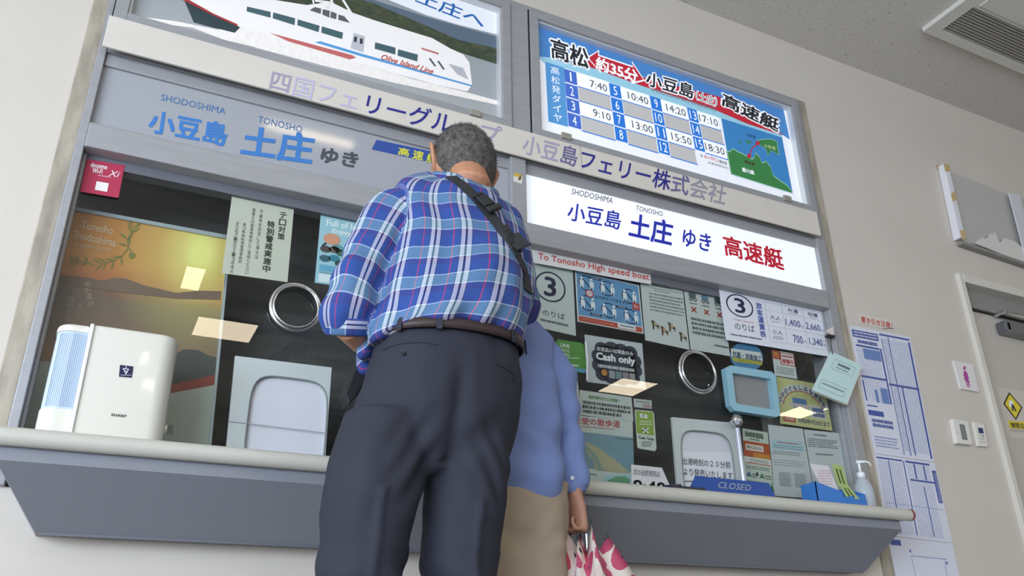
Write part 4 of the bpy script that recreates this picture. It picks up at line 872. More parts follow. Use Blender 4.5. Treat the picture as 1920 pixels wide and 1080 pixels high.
def leaf(k):
    k.rect(0, 0, 1, 1, '#c3cdbf', 1); k.lines(.08, .04, .80, .13, 1, '#2f4a34', fill=1.1, lay=3); k.lines(.25, .14, .65, .18, 1, '#3f5a44', lay=3); k.rect(0, .20, 1, .46, '#b5532f', 2); k.rect(.08, .25, .76, .35, '#e3d6cc', 3); k.tbox('高松発20%', .12, .27, .70, .33, '#4a3030', lay=5)
    k.rect(.35, .38, 1, .46, '#c98733', 3); k.rect(0, .46, 1, .57, '#e0dfd8', 2); k.rect(.04, .55, .96, .565, '#b5532f', 3); k.lines(.2, .48, .9, .54, 2, '#7a7a74', lay=4); k.lines(.05, .60, .9, .66, 2, '#6d7573', lay=3)
    k.poly([(.08, .74), (.16, .70), (.24, .78), (.06, .78)], '#4a6f8a', 3); k.poly([(.55, .74), (.62, .70), (.70, .78), (.52, .78)], '#3f7a5a', 3); k.rect(.40, .70, .48, .76, '#33353a', 3); k.lines(.25, .72, .4, .8, 2, '#6d7573', lay=4); k.lines(.7, .72, .95, .8, 2, '#6d7573', lay=4); k.lines(.05, .84, .8, .92, 3, '#6d7573', lay=3); k.poly([(.80, .98), (.84, .84), (.88, .94), (.93, .82), (1, .98)], '#3f7a4a', 3)
paper('leaflet', 'green and orange leaflet right of the chrome post', 'leaflet', [(1392, 803), (1439, 811), (1452, 925), (1398, 918)], '#c3cdbf', leaf)
paper('notice_sheet', 'grey white form sheet right of the orange leaflet', 'notice', [(1440, 796), (1505, 804), (1528, 935), (1453, 930)], '#cccfd1', lambda k: (k.rect(.05, .20, .93, .34, '#b0cdd6', 1), k.lines(.2, .22, .8, .26, 1, '#c0706f', lay=3), k.lines(.08, .27, .9, .33, 2, '#8fa0a8', lay=3), k.lines(.05, .36, .8, .42, 2, '#8e9799'), k.lines(.05, .48, .9, .58, 3, '#8e9799', fill=.3), k.lines(.15, .66, .45, .86, 14, '#7e8789'), k.lines(.55, .66, .85, .86, 14, '#7e8789')))
paper('notice_sheet', 'grey white text sheet at the right edge of the glass', 'notice', [(1507, 805), (1572, 812), (1600, 935), (1529, 935)], '#cccfd1', lambda k: (k.lines(.25, .05, .62, .08, 1, '#6d7578', fill=.8), k.lines(.05, .12, .9, .26, 5, '#6d7578', seed=4), k.lines(.2, .34, .7, .37, 1, '#6d7578', fill=.8)))
# interior trim visible at the right end
struct(B().box(XR-.36, XR-.30, .10, .16, .8, 1.35).done('trim_office_post', M('#8d8c85', .6), bevel=.003))
# --- clip, cord and booklet hanging outside the frame
q_ = at(1558, 622, -.03)
o = thing('clip', 'small white clip with black base on the right window frame', 'clip', tuple(q_))
kid(B().prism([at(*p, -.045) for p in [(1552, 622), (1554, 617), (1563, 612), (1565, 627), (1560, 628)]], (0, .012, 0)).done('flag', M('#d9cfca', .4), bevel=.001), o)
kid(B().prism([at(*p, -.045) for p in [(1553, 626), (1566, 629), (1566, 633), (1554, 630)]], (0, .022, 0)).done('base', M('#2c2c2e', .5), bevel=.001), o)
bk = thing('booklet', 'pale mint booklet hanging tilted on a black cord at right window edge', 'booklet', tuple(at(1558, 660, -.05)))
BQ = [(1558, 659), (1616, 684), (1588, 758), (1522, 731)]
kid(B().prism(quad_pts(BQ, -.052), (0, .0015, 0)).done('cover', M('#c4dedb', .5)), bk)
kid(B().prism(quad_pts([(1559, 661), (1617, 686), (1589, 759), (1525, 733)], -.050), (0, .012, 0)).done('pages', M('#e0dccd', .6)), bk)
kid(B().tube([at(1557, 628, -.047), at(1558, 645, -.056), at(1561, 664, -.056)], .0018, 6).done('cord', BLACK), bk)
k = Ink(-.0525, BQ)
for a_ in ((.2, .13, .85, .36), (.12, .68, .85, .88)):
    x0_, y0_, x1_, y1_ = a_; k.line([(x0_, y0_), (x1_, y0_), (x1_, y1_), (x0_, y1_), (x0_, y0_)], .008, '#8aa3a2', 1)
k.lines(.34, .18, .72, .25, 1, '#5b6d6e', fill=.9); k.lines(.32, .28, .70, .32, 1, '#7d9090', fill=.7); k.lines(.16, .74, .8, .79, 1, '#7d9090', fill=.8); o2 = k.done('printed_design', None); kid(o2, bk)
# pull tab on the mullion
o = sheet('latch_plate', 'small yellow and white latch plate on the mullion', 'latch', [(964, 326), (980, 330), (979, 345), (963, 340)], -.0365, '#d8d5c8', .002)
k = Ink(-.037); k.poly([(964, 323), (978, 327), (978, 333), (964, 330)], '#c9a94a', 1); k.poly([(972, 333), (977, 328), (977, 336), (972, 339)], '#6d5a3a', 2); k.done('marking', o)
# ================================================================ THINGS ON THE COUNTER
zt = zlt
# air purifier
FX0, FX1 = at(130, 700, -.17).x, at(327, 700, -.13).x
ap = thing('air_purifier', 'cream white air purifier with pale blue tank at left end of counter', 'air purifier', (FX0, -.1, zt))
zt1 = at(240, 625, -.14).z; xa, xb, xc = at(150, 620, -.15).x-.052, at(170, 620, -.17).x, at(333, 660, -.15).x
AP = M('#dfdccf', .22, name='cream_gloss_plastic', coat=.3)
def rbox(x0_, x1_, y0_, y1_, z0_, z1_, r_, nseg=8, rl=True, rr2=True, rtop=.012):
    pts = []
    def arc(cx, cy_, a0_, a1_, rad):
        for i in range(nseg+1): a = math.radians(a0_+(a1_-a0_)*i/nseg); pts.append((cx+rad*math.cos(a), cy_+rad*math.sin(a)))
    ra = r_ if rl else .003; rb = r_ if rr2 else .003
    arc(x0_+ra, y0_+ra, 180, 270, ra); arc(x1_-rb, y0_+rb, 270, 360, rb); pts.append((x1_, y1_)); pts.append((x0_, y1_))
    V = []; Fc = []; n = len(pts); cx = (x0_+x1_)/2; cy_ = (y0_+y1_)/2
    lv = [(z0_, 0), (z1_-rtop, 0), (z1_-rtop*.5, rtop*.15), (z1_-rtop*.15, rtop*.5), (z1_, rtop)]
    for z_, ins in lv:
        for p in pts: dx, dy = p[0]-cx, p[1]-cy_; L = math.hypot(dx, dy); f_ = (L-ins)/L; V.append((cx+dx*f_, cy_+dy*f_, z_))
    for i in range(len(lv)-1):
        for j in range(n): j2 = (j+1) % n; Fc.append((i*n+j, i*n+j2, (i+1)*n+j2, (i+1)*n+j))
    Fc.append(tuple(range(n))[::-1]); Fc.append(tuple((len(lv)-1)*n+j for j in range(n))); return V, Fc
def rb_obj(name, mat, *a, **kw):
    V, Fc = rbox(*a, **kw); o = mesh(name, V, Fc, [mat], None, True); 
    bmx = bmesh.new(); bmx.from_mesh(o.data); bmesh.ops.recalc_face_normals(bmx, faces=bmx.faces); bmx.to_mesh(o.data); bmx.free()
    try: o.data.set_sharp_from_angle(angle=math.radians(50))
    except Exception: pass
    return kid(o, ap)
rb_obj('main_body', AP, xb+.004, xc, -.175, -.02, zt+.001, zt1, .045, rl=False)
rb_obj('side_rim', M('#efeff0', .25, name='white_gloss'), xb-.003, xb+.007, -.181, -.02, zt+.001, zt1+.002, .003)
rb_obj('tank_base', AP, xa, xb-.003, -.165, -.03, zt+.001, zt+.075, .04, rr2=False, rtop=.002)
TK = M('#c2d1e2', .2, name='pale_blue_tank', coat=.2)
rb_obj('water_tank', TK, xa+.002, xb-.003, -.163, -.032, zt+.075, zt1-.022, .04, rr2=False, rtop=.001)
for i in range(15):
    xx = xa+.012+(xb-.006-xa-.012)*i/14
    kid(B().box(xx-.0007, xx+.0007, -.1645 if xx > xa+.038 else -.163+(xa+.038-xx)**2*16, -.150+(.0 if xx > xa+.038 else .02), zt+.08, zt1-.027).done('tank_rib', M('#b0c4dc', .25)), ap)
rb_obj('tank_lid', AP, xa, xb-.003, -.165, -.03, zt1-.022, zt1-.001, .04, rr2=False, rtop=.012)
kid(B().tube([(xc-.003, -.12, zt+.06), (xc+.006, -.12, zt+.06)], .012, 14).done('side_knob', AP, bevel=.002), ap)
q_ = [(225, 684), (250, 687), (247, 708), (223, 706)]
o2 = B().prism(quad_pts(q_, -.1765), (0, .001, 0)).done('badge', M('#1d1f45', .3)); kid(o2, ap)
k = Ink(-.1772); 
for x, y in ((232, 692), (236, 691), (240, 693), (234, 696), (238, 697), (236, 700)): k.disc(x, y, 1.8, 1.8, '#d9dbe6', 1, 8)
k.line([(236, 686), (237, 691)], 1, '#d9dbe6', 1); k.lines(226, 702, 246, 705, 1, '#b9bbd0'); kid(k.done('badge_print', None), ap)
k = Ink(-.1756); k.text('SHARP', (209, 775), (237, 778), (208, 780), '#55564f', bold=.03); kid(k.done('lettering', None), ap)
# closed sign
cs = thing('closed_sign', 'blue plastic sign reading closed lying tilted on the counter', 'sign', tuple(at(1380, 915, -.16)))
BLU2 = M('#2f55a6', .35)
def kframe(P3, P4, P2):   # origin, right end, lower end
    f = Loc(P3, P4-P3, P2-P3, (P4-P3).cross(P2-P3)); return f
A_, B_, C_, D_ = at(1304, 893, -.12), at(1442, 905, -.12), at(1456, 928, -.185), at(1293, 912, -.185)
C_.z = D_.z = zt+.006; A_.z = max(A_.z, zt+.03); B_.z = A_.z
kid(B().prism([A_, B_, C_, D_], (0, .003, .003)).done('front_board', BLU2, bevel=.0008), cs)
kid(B().prism([A_, B_, B_+Vector((0, .05, -.045)), A_+Vector((0, .05, -.045))], (0, .003, 0)).done('rear_board', BLU2), cs)
nn = (B_-A_).cross(D_-A_).normalized(); nn = -nn if nn.y > 0 else nn
class F2:
    def __init__(s, a, b, d, n): s.a, s.b, s.d, s.nn = a, b, d, n
    def __call__(s, u, v): return s.a+(s.b-s.a)*u+(s.d-s.a)*v+s.nn*.0012
k = Ink(0, frame=F2(A_, B_, D_, nn)); k.text('CLOSED', (.32, .22), (.76, .22), (.32, .62), '#e9edf6', bold=.01); k.lines(.14, .84, .92, 1.0, 1, '#d9dff0', fill=1.0); kid(k.done('lettering', None), cs)
# departure card
dcd = thing('departure_card', 'white slanted card with big black numerals left of closed sign', 'card', tuple(at(1220, 905, -.12)))
P4 = [at(1184, 871, -.08), at(1241, 877, -.08), at(1264, 922, -.12), at(1184, 918, -.12)]
for p in P4[2:]: p.z = zt+.002
kid(B().prism(P4, (0, .002, 0)).done('card', M('#cfd1d2', .5)), dcd)
k = Ink(0, frame=F2(P4[0], P4[1], P4[3], Vector((0, -1, .3)).normalized())); k.text('次の出航時刻は', (.05, .14), (.92, .14), (.05, .38), '#4a4c50'); k.text('9:40', (.06, .55), (1.08, .55), (.06, .95), '#2c2d31', bold=.03); kid(k.done('lettering', None), dcd)
# pen tray
o = thing('pen_tray', 'dark grey tray with pens beside the closed sign', 'tray', tuple(at(1285, 915, -.2)))
q_ = at(1285, 912, -.19)
kid(B().box(q_.x-.075, q_.x+.055, -.225, -.155, zt+.001, zt+.014).done('tray', M('#35363b', .5), bevel=.004), o)
kid(B().tube([(q_.x-.105, -.215, zt+.008), (q_.x-.02, -.19, zt+.022)], .005, 8).done('pen', M('#2c3054', .3)), o)
# leaflet box
lb = thing('leaflet_box', 'blue open box holding leaflets at the right end of counter', 'box', tuple(at(1570, 930, -.14)))
x0_, x1_ = at(1527, 920, -.16).x, at(1622, 925, -.16).x; xm = (x0_+x1_)/2
BB = M('#3f7cc8', .45)
def bwall(pts, d): kid(B().prism(pts, d).done('side', BB), lb)
bwall([(x0_, -.17, zt+.001), (xm+.0, -.17, zt+.001), (xm, -.17, zt+.060), (x0_, -.17, zt+.088)], (0, .003, 0)); bwall([(xm, -.17, zt+.001), (x1_, -.16, zt+.001), (x1_, -.16, zt+.062), (xm, -.17, zt+.04)], (0, .003, 0))
bwall([(x0_, -.10, zt+.001), (x1_, -.10, zt+.001), (x1_, -.10, zt+.085), (x0_, -.10, zt+.085)], (0, .003, 0)); bwall([(x0_, -.17, zt+.001), (x0_, -.10, zt+.001), (x0_, -.10, zt+.085), (x0_, -.17, zt+.088)], (.003, 0, 0)); bwall([(x1_, -.16, zt+.001), (x1_, -.10, zt+.001), (x1_, -.10, zt+.085), (x1_, -.16, zt+.062)], (-.003, 0, 0))
bwall([(xm+.01, -.16, zt+.001), (xm+.01, -.10, zt+.001), (xm+.01, -.10, zt+.09), (xm+.01, -.16, zt+.05)], (.003, 0, 0))
o = sheet('paper_slip', 'white paper slip with faint red print standing in the blue box', 'paper', [(1518, 869), (1553, 874), (1573, 920), (1540, 915)], -.13, '#d9d6da', .0006); k = Ink(-.1305); k.lines(1533, 880, 1560, 910, 6, '#d3a5ae', fill=.35); k.done('print', o)
for i, (qq, lb_) in enumerate((([(1559, 869), (1579, 873), (1592, 915), (1572, 912)], 'green leaflet standing upright behind the white slip'), ([(1574, 908), (1592, 912), (1612, 936), (1588, 934)], 'green leaflet lying low at the front of the blue box'))):
    o = sheet('leaflet', lb_, 'leaflet', qq, -.125-.04*i, '#a9bd78', .0008); k = Ink(-.1255-.04*i, qq)
    k.rect(.25, .2, .38, .85, '#41502c'); k.rect(.58, .2, .71, .85, '#41502c'); k.done('print', o)
# sanitizer
sb = thing('sanitizer_bottle', 'clear pump bottle with white nozzle at the right end of counter', 'bottle', tuple(at(1618, 935, -.12)))
bxp = at(1614, 905, -.12); 
PLB = M('#c3cad0', .15, name='frosted_bottle', alpha=.75)
def lathe(name, prof, c, mat, sx=1.0, sy=1.0, n=24):
    V = []; Fc = []
    for r_, z_ in prof:
        for i in range(n): a = 2*math.pi*i/n; V.append((c[0]+r_*sx*math.cos(a), c[1]+r_*sy*math.sin(a), z_))
    m_ = len(prof)
    for i in range(m_-1):
        for j in range(n): j2 = (j+1) % n; Fc.append((i*n+j, i*n+j2, (i+1)*n+j2, (i+1)*n+j))
    Fc.append(tuple(range(n))[::-1]); Fc.append(tuple((m_-1)*n+j for j in range(n))); return mesh(name, V, Fc, [mat], None, True)
zs = at(1612, 893, -.12).z; ztop = at(1611, 868, -.12).z; cxy = (bxp.x+.008, -.12)
kid(lathe('bottle', [(.030, zt+.001), (.036, zt+.004), (.037, zs-.06), (.034, zs-.04), (.022, zs-.015), (.013, zs-.005), (.012, zs)], cxy, PLB), sb)
WHP = M('#eceef0', .3, name='white_plastic')
kid(lathe('collar', [(.015, zs-.006), (.015, zs+.012), (.009, zs+.016), (.006, zs+.018)], cxy, WHP), sb)
kid(lathe('stem', [(.0045, zs+.016), (.0045, ztop)], cxy, WHP), sb)
kid(B().tube([(cxy[0]-.012, -.12, ztop+.002), (cxy[0]+.03, -.125, ztop+.006), (cxy[0]+.046, -.128, ztop+.004), (cxy[0]+.052, -.13, ztop-.012)], [.006, .005, .004, .003], 10).done('nozzle', WHP, smooth=True), sb)
# ================================================================ PEOPLE
def smooth_remesh(name, V, Fc, K, voxel, mat, smooth_it=6, parent=None, disp=None, shape=None):
    """union of closed tubes -> one continuous surface; K = cloth coordinates carried over from the source"""
    me = bpy.data.meshes.new(name+'_src'); me.from_pydata([tuple(v) for v in V], [], Fc)
    bmx = bmesh.new(); bmx.from_mesh(me); bmesh.ops.recalc_face_normals(bmx, faces=bmx.faces); bmx.to_mesh(me); bmx.free()
    o = bpy.data.objects.new(name, me); C.objects.link(o)
    md = o.modifiers.new('r', 'REMESH'); md.mode = 'VOXEL'; md.voxel_size = voxel
    ms = o.modifiers.new('s', 'SMOOTH'); ms.iterations = smooth_it; ms.factor = .5
    bpy.context.view_layer.update()
    m2 = bpy.data.meshes.new_from_object(o.evaluated_get(bpy.context.evaluated_depsgraph_get()))
    bpy.data.objects.remove(o)
    if K is not None:
        polys = [tuple(f) for f in Fc]; tris = []; 
        for f in polys:
            if len(f) <= 4:
                for i in range(1, len(f)-1): tris.append((f[0], f[i], f[i+1]))
        bv = BVHTree.FromPolygons([Vector(v) for v in V], tris)
        at_ = m2.attributes.new('cloth', 'FLOAT_VECTOR', 'POINT'); buf = np.zeros(len(m2.vertices)*3)
        co = np.empty(len(m2.vertices)*3); m2.vertices.foreach_get('co', co); co = co.reshape(-1, 3)
        for i in range(len(co)):
            p = Vector(co[i]); loc, nr, idx, ds = bv.find_nearest(p)
            a, b_, c_ = tris[idx]; A, B2, C2 = Vector(V[a]), Vector(V[b_]), Vector(V[c_])
            v0, v1, v2 = B2-A, C2-A, loc-A; d00 = v0.dot(v0); d01 = v0.dot(v1); d11 = v1.dot(v1); d20 = v2.dot(v0); d21 = v2.dot(v1); dn = d00*d11-d01*d01 or 1e-12
            w1 = (d11*d20-d01*d21)/dn; w2 = (d00*d21-d01*d20)/dn; w0 = 1-w1-w2
            ka, kb, kc = K[a], K[b_], K[c_]
            for j in range(3): buf[3*i+j] = ka[j]*w0+kb[j]*w1+kc[j]*w2
        at_.data.foreach_set('vector', buf)
    if disp:
        n_ = np.empty(len(m2.vertices)*3); m2.vertex_normals.foreach_get('vector', n_); n_ = n_.reshape(-1, 3)
        co = np.empty(len(m2.vertices)*3); m2.vertices.foreach_get('co', co); co = co.reshape(-1, 3)
        kk = buf.reshape(-1, 3) if K is not None else co
        for i in range(len(co)): co[i] += n_[i]*disp(Vector(co[i]), kk[i])
        m2.vertices.foreach_set('co', co.ravel())
    m2.name = name; m2.materials.clear()
    return link(name, m2, mat, parent, True)
def add(D, V, Fc, K):
    o = len(D[0]); D[0].extend(V); D[1].extend([tuple(i+o for i in f) for f in Fc]); D[2].extend(K)
def loft(rings, n=36, sub=5, uoff=0.0, circ=None, power=2.3, tag_=0):
    """rings: (centre, half-width vector, half-depth vector towards the back, front factor)"""
    R = [tuple(c)+tuple(a)+tuple(b_)+(f_,) for c, a, b_, f_ in rings]; R = spline(R, sub)
    V = []; K = []; L = 0; pc = None
    wmean = circ or sum(Vector(r[3:6]).length for r in R)/len(R)
    for r in R:
        c, a, b_, f_ = Vector(r[0:3]), Vector(r[3:6]), Vector(r[6:9]), r[9]
        if pc is not None: L += ((c+b_)-pc).length
        pc = c+b_
        for i in range(n):
            t = 2*math.pi*i/n; cs, sn = math.cos(t), math.sin(t)      # t=90deg : back
            x = math.copysign(abs(cs)**(2/power), cs); y = math.copysign(abs(sn)**(2/power), sn)
            V.append(c+a*x+(b_*y if y >= 0 else b_*y*f_))
            ang = t-math.pi/2; ang = ang-2*math.pi if ang > math.pi else ang
            K.append((uoff-ang*wmean, L, tag_))
    m = len(R); Fc = []
    for i in range(m-1):
        for j in range(n): j2 = (j+1) % n; Fc.append((i*n+j, i*n+j2, (i+1)*n+j2, (i+1)*n+j))
    for base in (0, (m-1)*n):            # fan caps
        c = sum((V[base+j] for j in range(n)), Vector())/n; V.append(c); K.append((uoff, L if base else 0, tag_)); ci = len(V)-1
        for j in range(n): Fc.append((ci, base+(j+1) % n, base+j) if base == 0 else (ci, base+j, base+(j+1) % n))
    return V, Fc, K
def ring(Lp, Rp, Bp, YL, YR, YB, f_=1.0, inset=0.0):
    a_, b_, c_ = at(*Lp, YL), at(*Rp, YR), at(*Bp, YB); c = (a_+b_)/2; hw = (b_-a_)/2; d = c_-c; d = d-hw*(d.dot(hw)/hw.length_squared)
    if inset: hw = hw*(1-inset/hw.length); d = d*(1-inset/d.length)
    return (c, hw, d, f_)
# ---- head: one deformed ball with brow, nose, lips, chin and ears; returns vertices in world space
def head_data(c, rightv, fwd, upv, s=1.0, n=40, m=30):
    rightv, fwd, upv = Vector(rightv).normalized(), Vector(fwd).normalized(), Vector(upv).normalized()
    def g(v, mu, sd): return math.exp(-((v-mu)/sd)**2)
    V = []; Fc = []
    def P(x, y, z): return Vector(c)+(rightv*x+fwd*y+upv*z)*s
    for i in range(m+1):
        ph = math.pi*i/m; z0_ = math.cos(ph)
        for j in range(n):
            th = 2*math.pi*j/n; sx, sy_ = math.sin(ph)*math.cos(th), math.sin(ph)*math.sin(th)     # sy>0 face
            x, y, z = .076*sx, .096*sy_, .118*z0_
            if z0_ < 0:                                      # jaw and nape
                t = -z0_; x *= 1-.26*t*t; y = y*(1-.18*t)+(.018*t if sy_ > 0 else .035*t)
            if sy_ > .3:
                fz = z/.118; fx = x/.076
                y += .022*g(fx, 0, .20)*g(fz, -.16, .20)+.008*g(fx, 0, .16)*g(fz, -.28, .08)   # nose
                y += .006*g(fz, .16, .10)*g(abs(fx), .38, .35)                                  # brow
                y -= .010*g(fz, .02, .10)*g(abs(fx), .42, .18)                                  # eye sockets
                y += .006*g(fz, -.50, .05)*g(fx, 0, .30)+.006*g(fz, -.60, .05)*g(fx, 0, .26)    # lips
                y -= .004*g(fz, -.55, .02)*g(fx, 0, .30)
                y += .010*g(fz, -.85, .16)*g(fx, 0, .35)                                        # chin
                y += .004*g(fz, -.25, .2)*g(abs(fx), .6, .2)
            V.append(P(x, y, z))
    for i in range(m):
        for j in range(n): j2 = (j+1) % n; Fc.append((i*n+j, (i+1)*n+j, (i+1)*n+j2, i*n+j2))
    parts = [(V, Fc)]
    for sg in (-1, 1):                                       # ears: rim tube plus inner shell
        pts = [(sg*.070, .012, -.030), (sg*.079, .004, -.032), (sg*.088, -.012, -.012), (sg*.094, -.020, .010), (sg*.092, -.014, .028), (sg*.084, .0, .030), (sg*.074, .010, .018)]
        v, f, _ = tube_data([P(*p) for p in spline(pts, 4)], .0055*s, 8); parts.append((v, f))
        v, f, _ = tube_data([P(sg*.070, .004, -.024), P(sg*.080, -.004, -.010), P(sg*.083, -.007, .012), P(sg*.075, .0, .022)], [.008*s, .0095*s, .010*s, .008*s], 8); parts.append((v, f))
    return parts, P
def hand_data(wr, d, palm_n, side, curl=.5, s=1.0, spread=1.0, thumb=1.0):
    """wrist point, direction to the fingers, palm normal, side=+1/-1 thumb side; five separate fingers"""
    d = Vector(d).normalized(); pn = Vector(palm_n); pn = (pn-d*pn.dot(d)).normalized(); sd = d.cross(pn)*side
    parts = []
    pts = [(wr-d*.03*s, sd*.024*s, pn*.018*s, 1), (wr, sd*.027*s, pn*.017*s, 1), (wr+d*.035*s, sd*.038*s, pn*.015*s, 1), (wr+d*.080*s, sd*.041*s, pn*.012*s, 1), (wr+d*.090*s, sd*.036*s, pn*.008*s, 1)]
    v, f, _ = loft(pts, 16, 3); parts.append((v, f))
    for i, (off, ln, r_) in enumerate(((.030, .070, .0088), (.010, .078, .0092), (-.010, .073, .0088), (-.030, .058, .0078))):
        p = wr+d*.075*s+sd*off*s; dirv = (d+sd*off*2.2*spread*(1-curl)).normalized(); pl = [wr+d*.05*s+sd*off*.9*s, p]; ang = 0; cur = p
        for kx, fl in enumerate((.46, .31, .23)):
            ang += curl*(1.15 if kx < 2 else .8)*1.15; dd = dirv*math.cos(ang)+pn*math.sin(ang); cur = cur+dd*ln*fl*s; pl.append(cur.copy())
        v, f, _ = tube_data([Vector(q[:3]) for q in spline([tuple(q) for q in pl], 3)], [r_*s*(1-.035*q) for q in range(13)], 10); parts.append((v, f))
    b0 = wr+d*.022*s+sd*.022*s; t1_ = b0+(d*.6+sd*.75*thumb+pn*.25).normalized()*.036*s; t2_ = t1_+(d*.85+sd*.15+pn*(.25+.6*curl)).normalized()*.032*s; t3_ = t2_+(d*.8-sd*.3*curl+pn*(.2+.7*curl)).normalized()*.026*s
    v, f, _ = tube_data([Vector(q[:3]) for q in spline([tuple(wr+d*.005*s+sd*.008*s), tuple(b0), tuple(t1_), tuple(t2_), tuple(t3_)], 3)], [.013*s*(1-.028*q) for q in range(13)], 10); parts.append((v, f))
    return parts
def skin_mat(name, h):
    m = bpy.data.materials.new(name); m.use_nodes = True; n = m.node_tree.nodes; l = m.node_tree.links; b = n['Principled BSDF']
    tc = n.new('ShaderNodeTexCoord'); t = n.new('ShaderNodeTexNoise'); t.inputs['Scale'].default_value = 38; t.inputs['Detail'].default_value = 4; l.new(tc.outputs['Object'], t.inputs['Vector'])
    c = hexc(h); r = n.new('ShaderNodeMixRGB'); r.inputs[1].default_value = (*[v*.88 for v in c], 1); r.inputs[2].default_value = (*[min(1, v*1.12) for v in c], 1)
    l.new(t.outputs[0], r.inputs[0]); l.new(r.outputs[0], b.inputs['Base Color']); b.inputs['Roughness'].default_value = .5
    b.inputs['Subsurface Weight'].default_value = .12; b.inputs['Subsurface Radius'].default_value = (1, .35, .2); b.inputs['Subsurface Scale'].default_value = .006
    bp = n.new('ShaderNodeBump'); bp.inputs['Strength'].default_value = .2; bp.inputs['Distance'].default_value = .002; t2 = n.new('ShaderNodeTexNoise'); t2.inputs['Scale'].default_value = 300; l.new(tc.outputs['Object'], t2.inputs['Vector']); l.new(t2.outputs[0], bp.inputs['Height']); l.new(bp.outputs[0], b.inputs['Normal'])
    return m
SKIN = skin_mat('tanned_skin', '#b98465'); SKIN2 = skin_mat('older_skin', '#b3836b')
# ---- cloth materials
def plaid_mat():
    m = bpy.data.materials.new('blue_plaid_cotton'); m.use_nodes = True; n = m.node_tree.nodes; l = m.node_tree.links; b = n['Principled BSDF']
    a = n.new('ShaderNodeAttribute'); a.attribute_name = 'cloth'; s_ = n.new('ShaderNodeSeparateXYZ'); l.new(a.outputs['Vector'], s_.inputs[0])
    def stripes(sock, period, off, stops):
        m1 = n.new('ShaderNodeMath'); m1.operation = 'MULTIPLY_ADD'; m1.inputs[1].default_value = 1/period; m1.inputs[2].default_value = off+20; l.new(sock, m1.inputs[0])
        m2 = n.new('ShaderNodeMath'); m2.operation = 'FRACT'; l.new(m1.outputs[0], m2.inputs[0])
        r = n.new('ShaderNodeValToRGB'); r.color_ramp.interpolation = 'CONSTANT'; l.new(m2.outputs[0], r.inputs[0]); e = r.color_ramp.elements
        e[0].position = 0; e[0].color = (*hexc(stops[0][1]), 1); e[1].position = stops[-1][0]; e[1].color = (*hexc(stops[-1][1]), 1)
        for p, c in stops[1:-1]: x = e.new(p); x.color = (*hexc(c), 1)
        return r.outputs[0]
    warp = stripes(s_.outputs[0], .068, .30, [(0, '#36529b'), (.17, '#c93a62'), (.20, '#36529b'), (.40, '#1c2352'), (.42, '#c9c9dc'), (.55, '#1b1f4c'), (.615, '#c9c9dc'), (.745, '#1c2352'), (.765, '#36529b')])
    weft = stripes(s_.outputs[1], .092, .10, [(0, '#304985'), (.22, '#3d3468'), (.42, '#c3d5de'), (.45, '#70979f'), (.80, '#d0dfe6'), (.83, '#304985')])
    mx = n.new('ShaderNodeMixRGB'); mx.inputs[0].default_value = .45; l.new(warp, mx.inputs[1]); l.new(weft, mx.inputs[2])
    l.new(mx.outputs[0], b.inputs['Base Color']); b.inputs['Roughness'].default_value = .85; b.inputs['Specular IOR Level'].default_value = .2; b.inputs['Sheen Weight'].default_value = .03
    tc = n.new('ShaderNodeTexCoord'); t = n.new('ShaderNodeTexNoise'); t.inputs['Scale'].default_value = 26; t.inputs['Detail'].default_value = 3; l.new(tc.outputs['Object'], t.inputs['Vector'])
    bp = n.new('ShaderNodeBump'); bp.inputs['Strength'].default_value = .35; bp.inputs['Distance'].default_value = .006; l.new(t.outputs[0], bp.inputs['Height']); l.new(bp.outputs[0], b.inputs['Normal'])
    return m
def cloth_mat(name, h, sc=24, st=.3, rough=.8, stretch=(1, 1, 1)):
    return M(h, rough, name=name, var=.03, vscale=9, bump=st, bscale=sc, stretch=stretch, spec=.2)
TROU = cloth_mat('charcoal_trouser_wool', '#32343e', 14, .15, .75)
# -------------------------------------------------------------- man in the plaid shirt
man = thing('person', 'man in blue plaid shirt and dark trousers seen from behind leaning to window', 'person', (.62, -.74, 0))
hc = at(867, 316, -.565); hr = (Vector((1, .10, -.10))).normalized(); hf = Vector((-.05, .93, -.36)); hu = hr.cross(hf)
HS = 1.12
hparts, HP = head_data(hc, hr, hf, hu, HS)
D = ([], [], [])
for v, f in hparts: add(D, v, f, [(0, 0, 0)]*len(v))
neckb = at(866, 362, -.60)
def tb(pts, rad, n=16):
    v, f, k_ = tube_data(pts, rad, n); add(D, v, f, k_)
tb([HP(0, -.010, -.02), HP(0, -.030, -.09), neckb+Vector((0, .03, -.02)), neckb+Vector((0, .04, -.10))], [.056, .057, .062, .075])
sL, sR = at(742, 392, -.62), at(955, 470, -.53); pel = Vector((.665, -.70, .93)); chest = (sL+sR)/2+Vector((0, .02, -.02))
tb([pel+Vector((0, 0, -.06)), pel, (pel+chest)/2, chest, neckb+Vector((0, .04, -.06))], [.10, .115, .11, .12, .06], 20)
tb([sL, (sL+sR)/2, sR], [.05, .06, .05])
eL, wL = at(652, 608, -.70), at(722, 672, -.53); eR, wR = at(975, 575, -.53), at(915, 530, -.40)
tb([sL, (sL+eL)/2, eL], [.048, .044, .038]); tb([eL, (eL*.6+wL*.4)+Vector((0, 0, -.004)), wL], [.036, .033, .024])
tb([sR, (sR+eR)/2, eR], [.044, .040, .035]); tb([eR, (eR+wR)/2, wR], [.034, .031, .024])
for v, f in hand_data(wL, (wL-eL)+Vector((.10, .12, .0)), (.3, .1, -1), 1, .45, .95): add(D, v, f, [(0, 0, 0)]*len(v))
for v, f in hand_data(wR, (wR-eR)+Vector((0, .08, .05)), (0, .1, -1), -1, .35, .95): add(D, v, f, [(0, 0, 0)]*len(v))
hipL, hipR = Vector((.585, -.74, .86)), Vector((.745, -.70, .86))
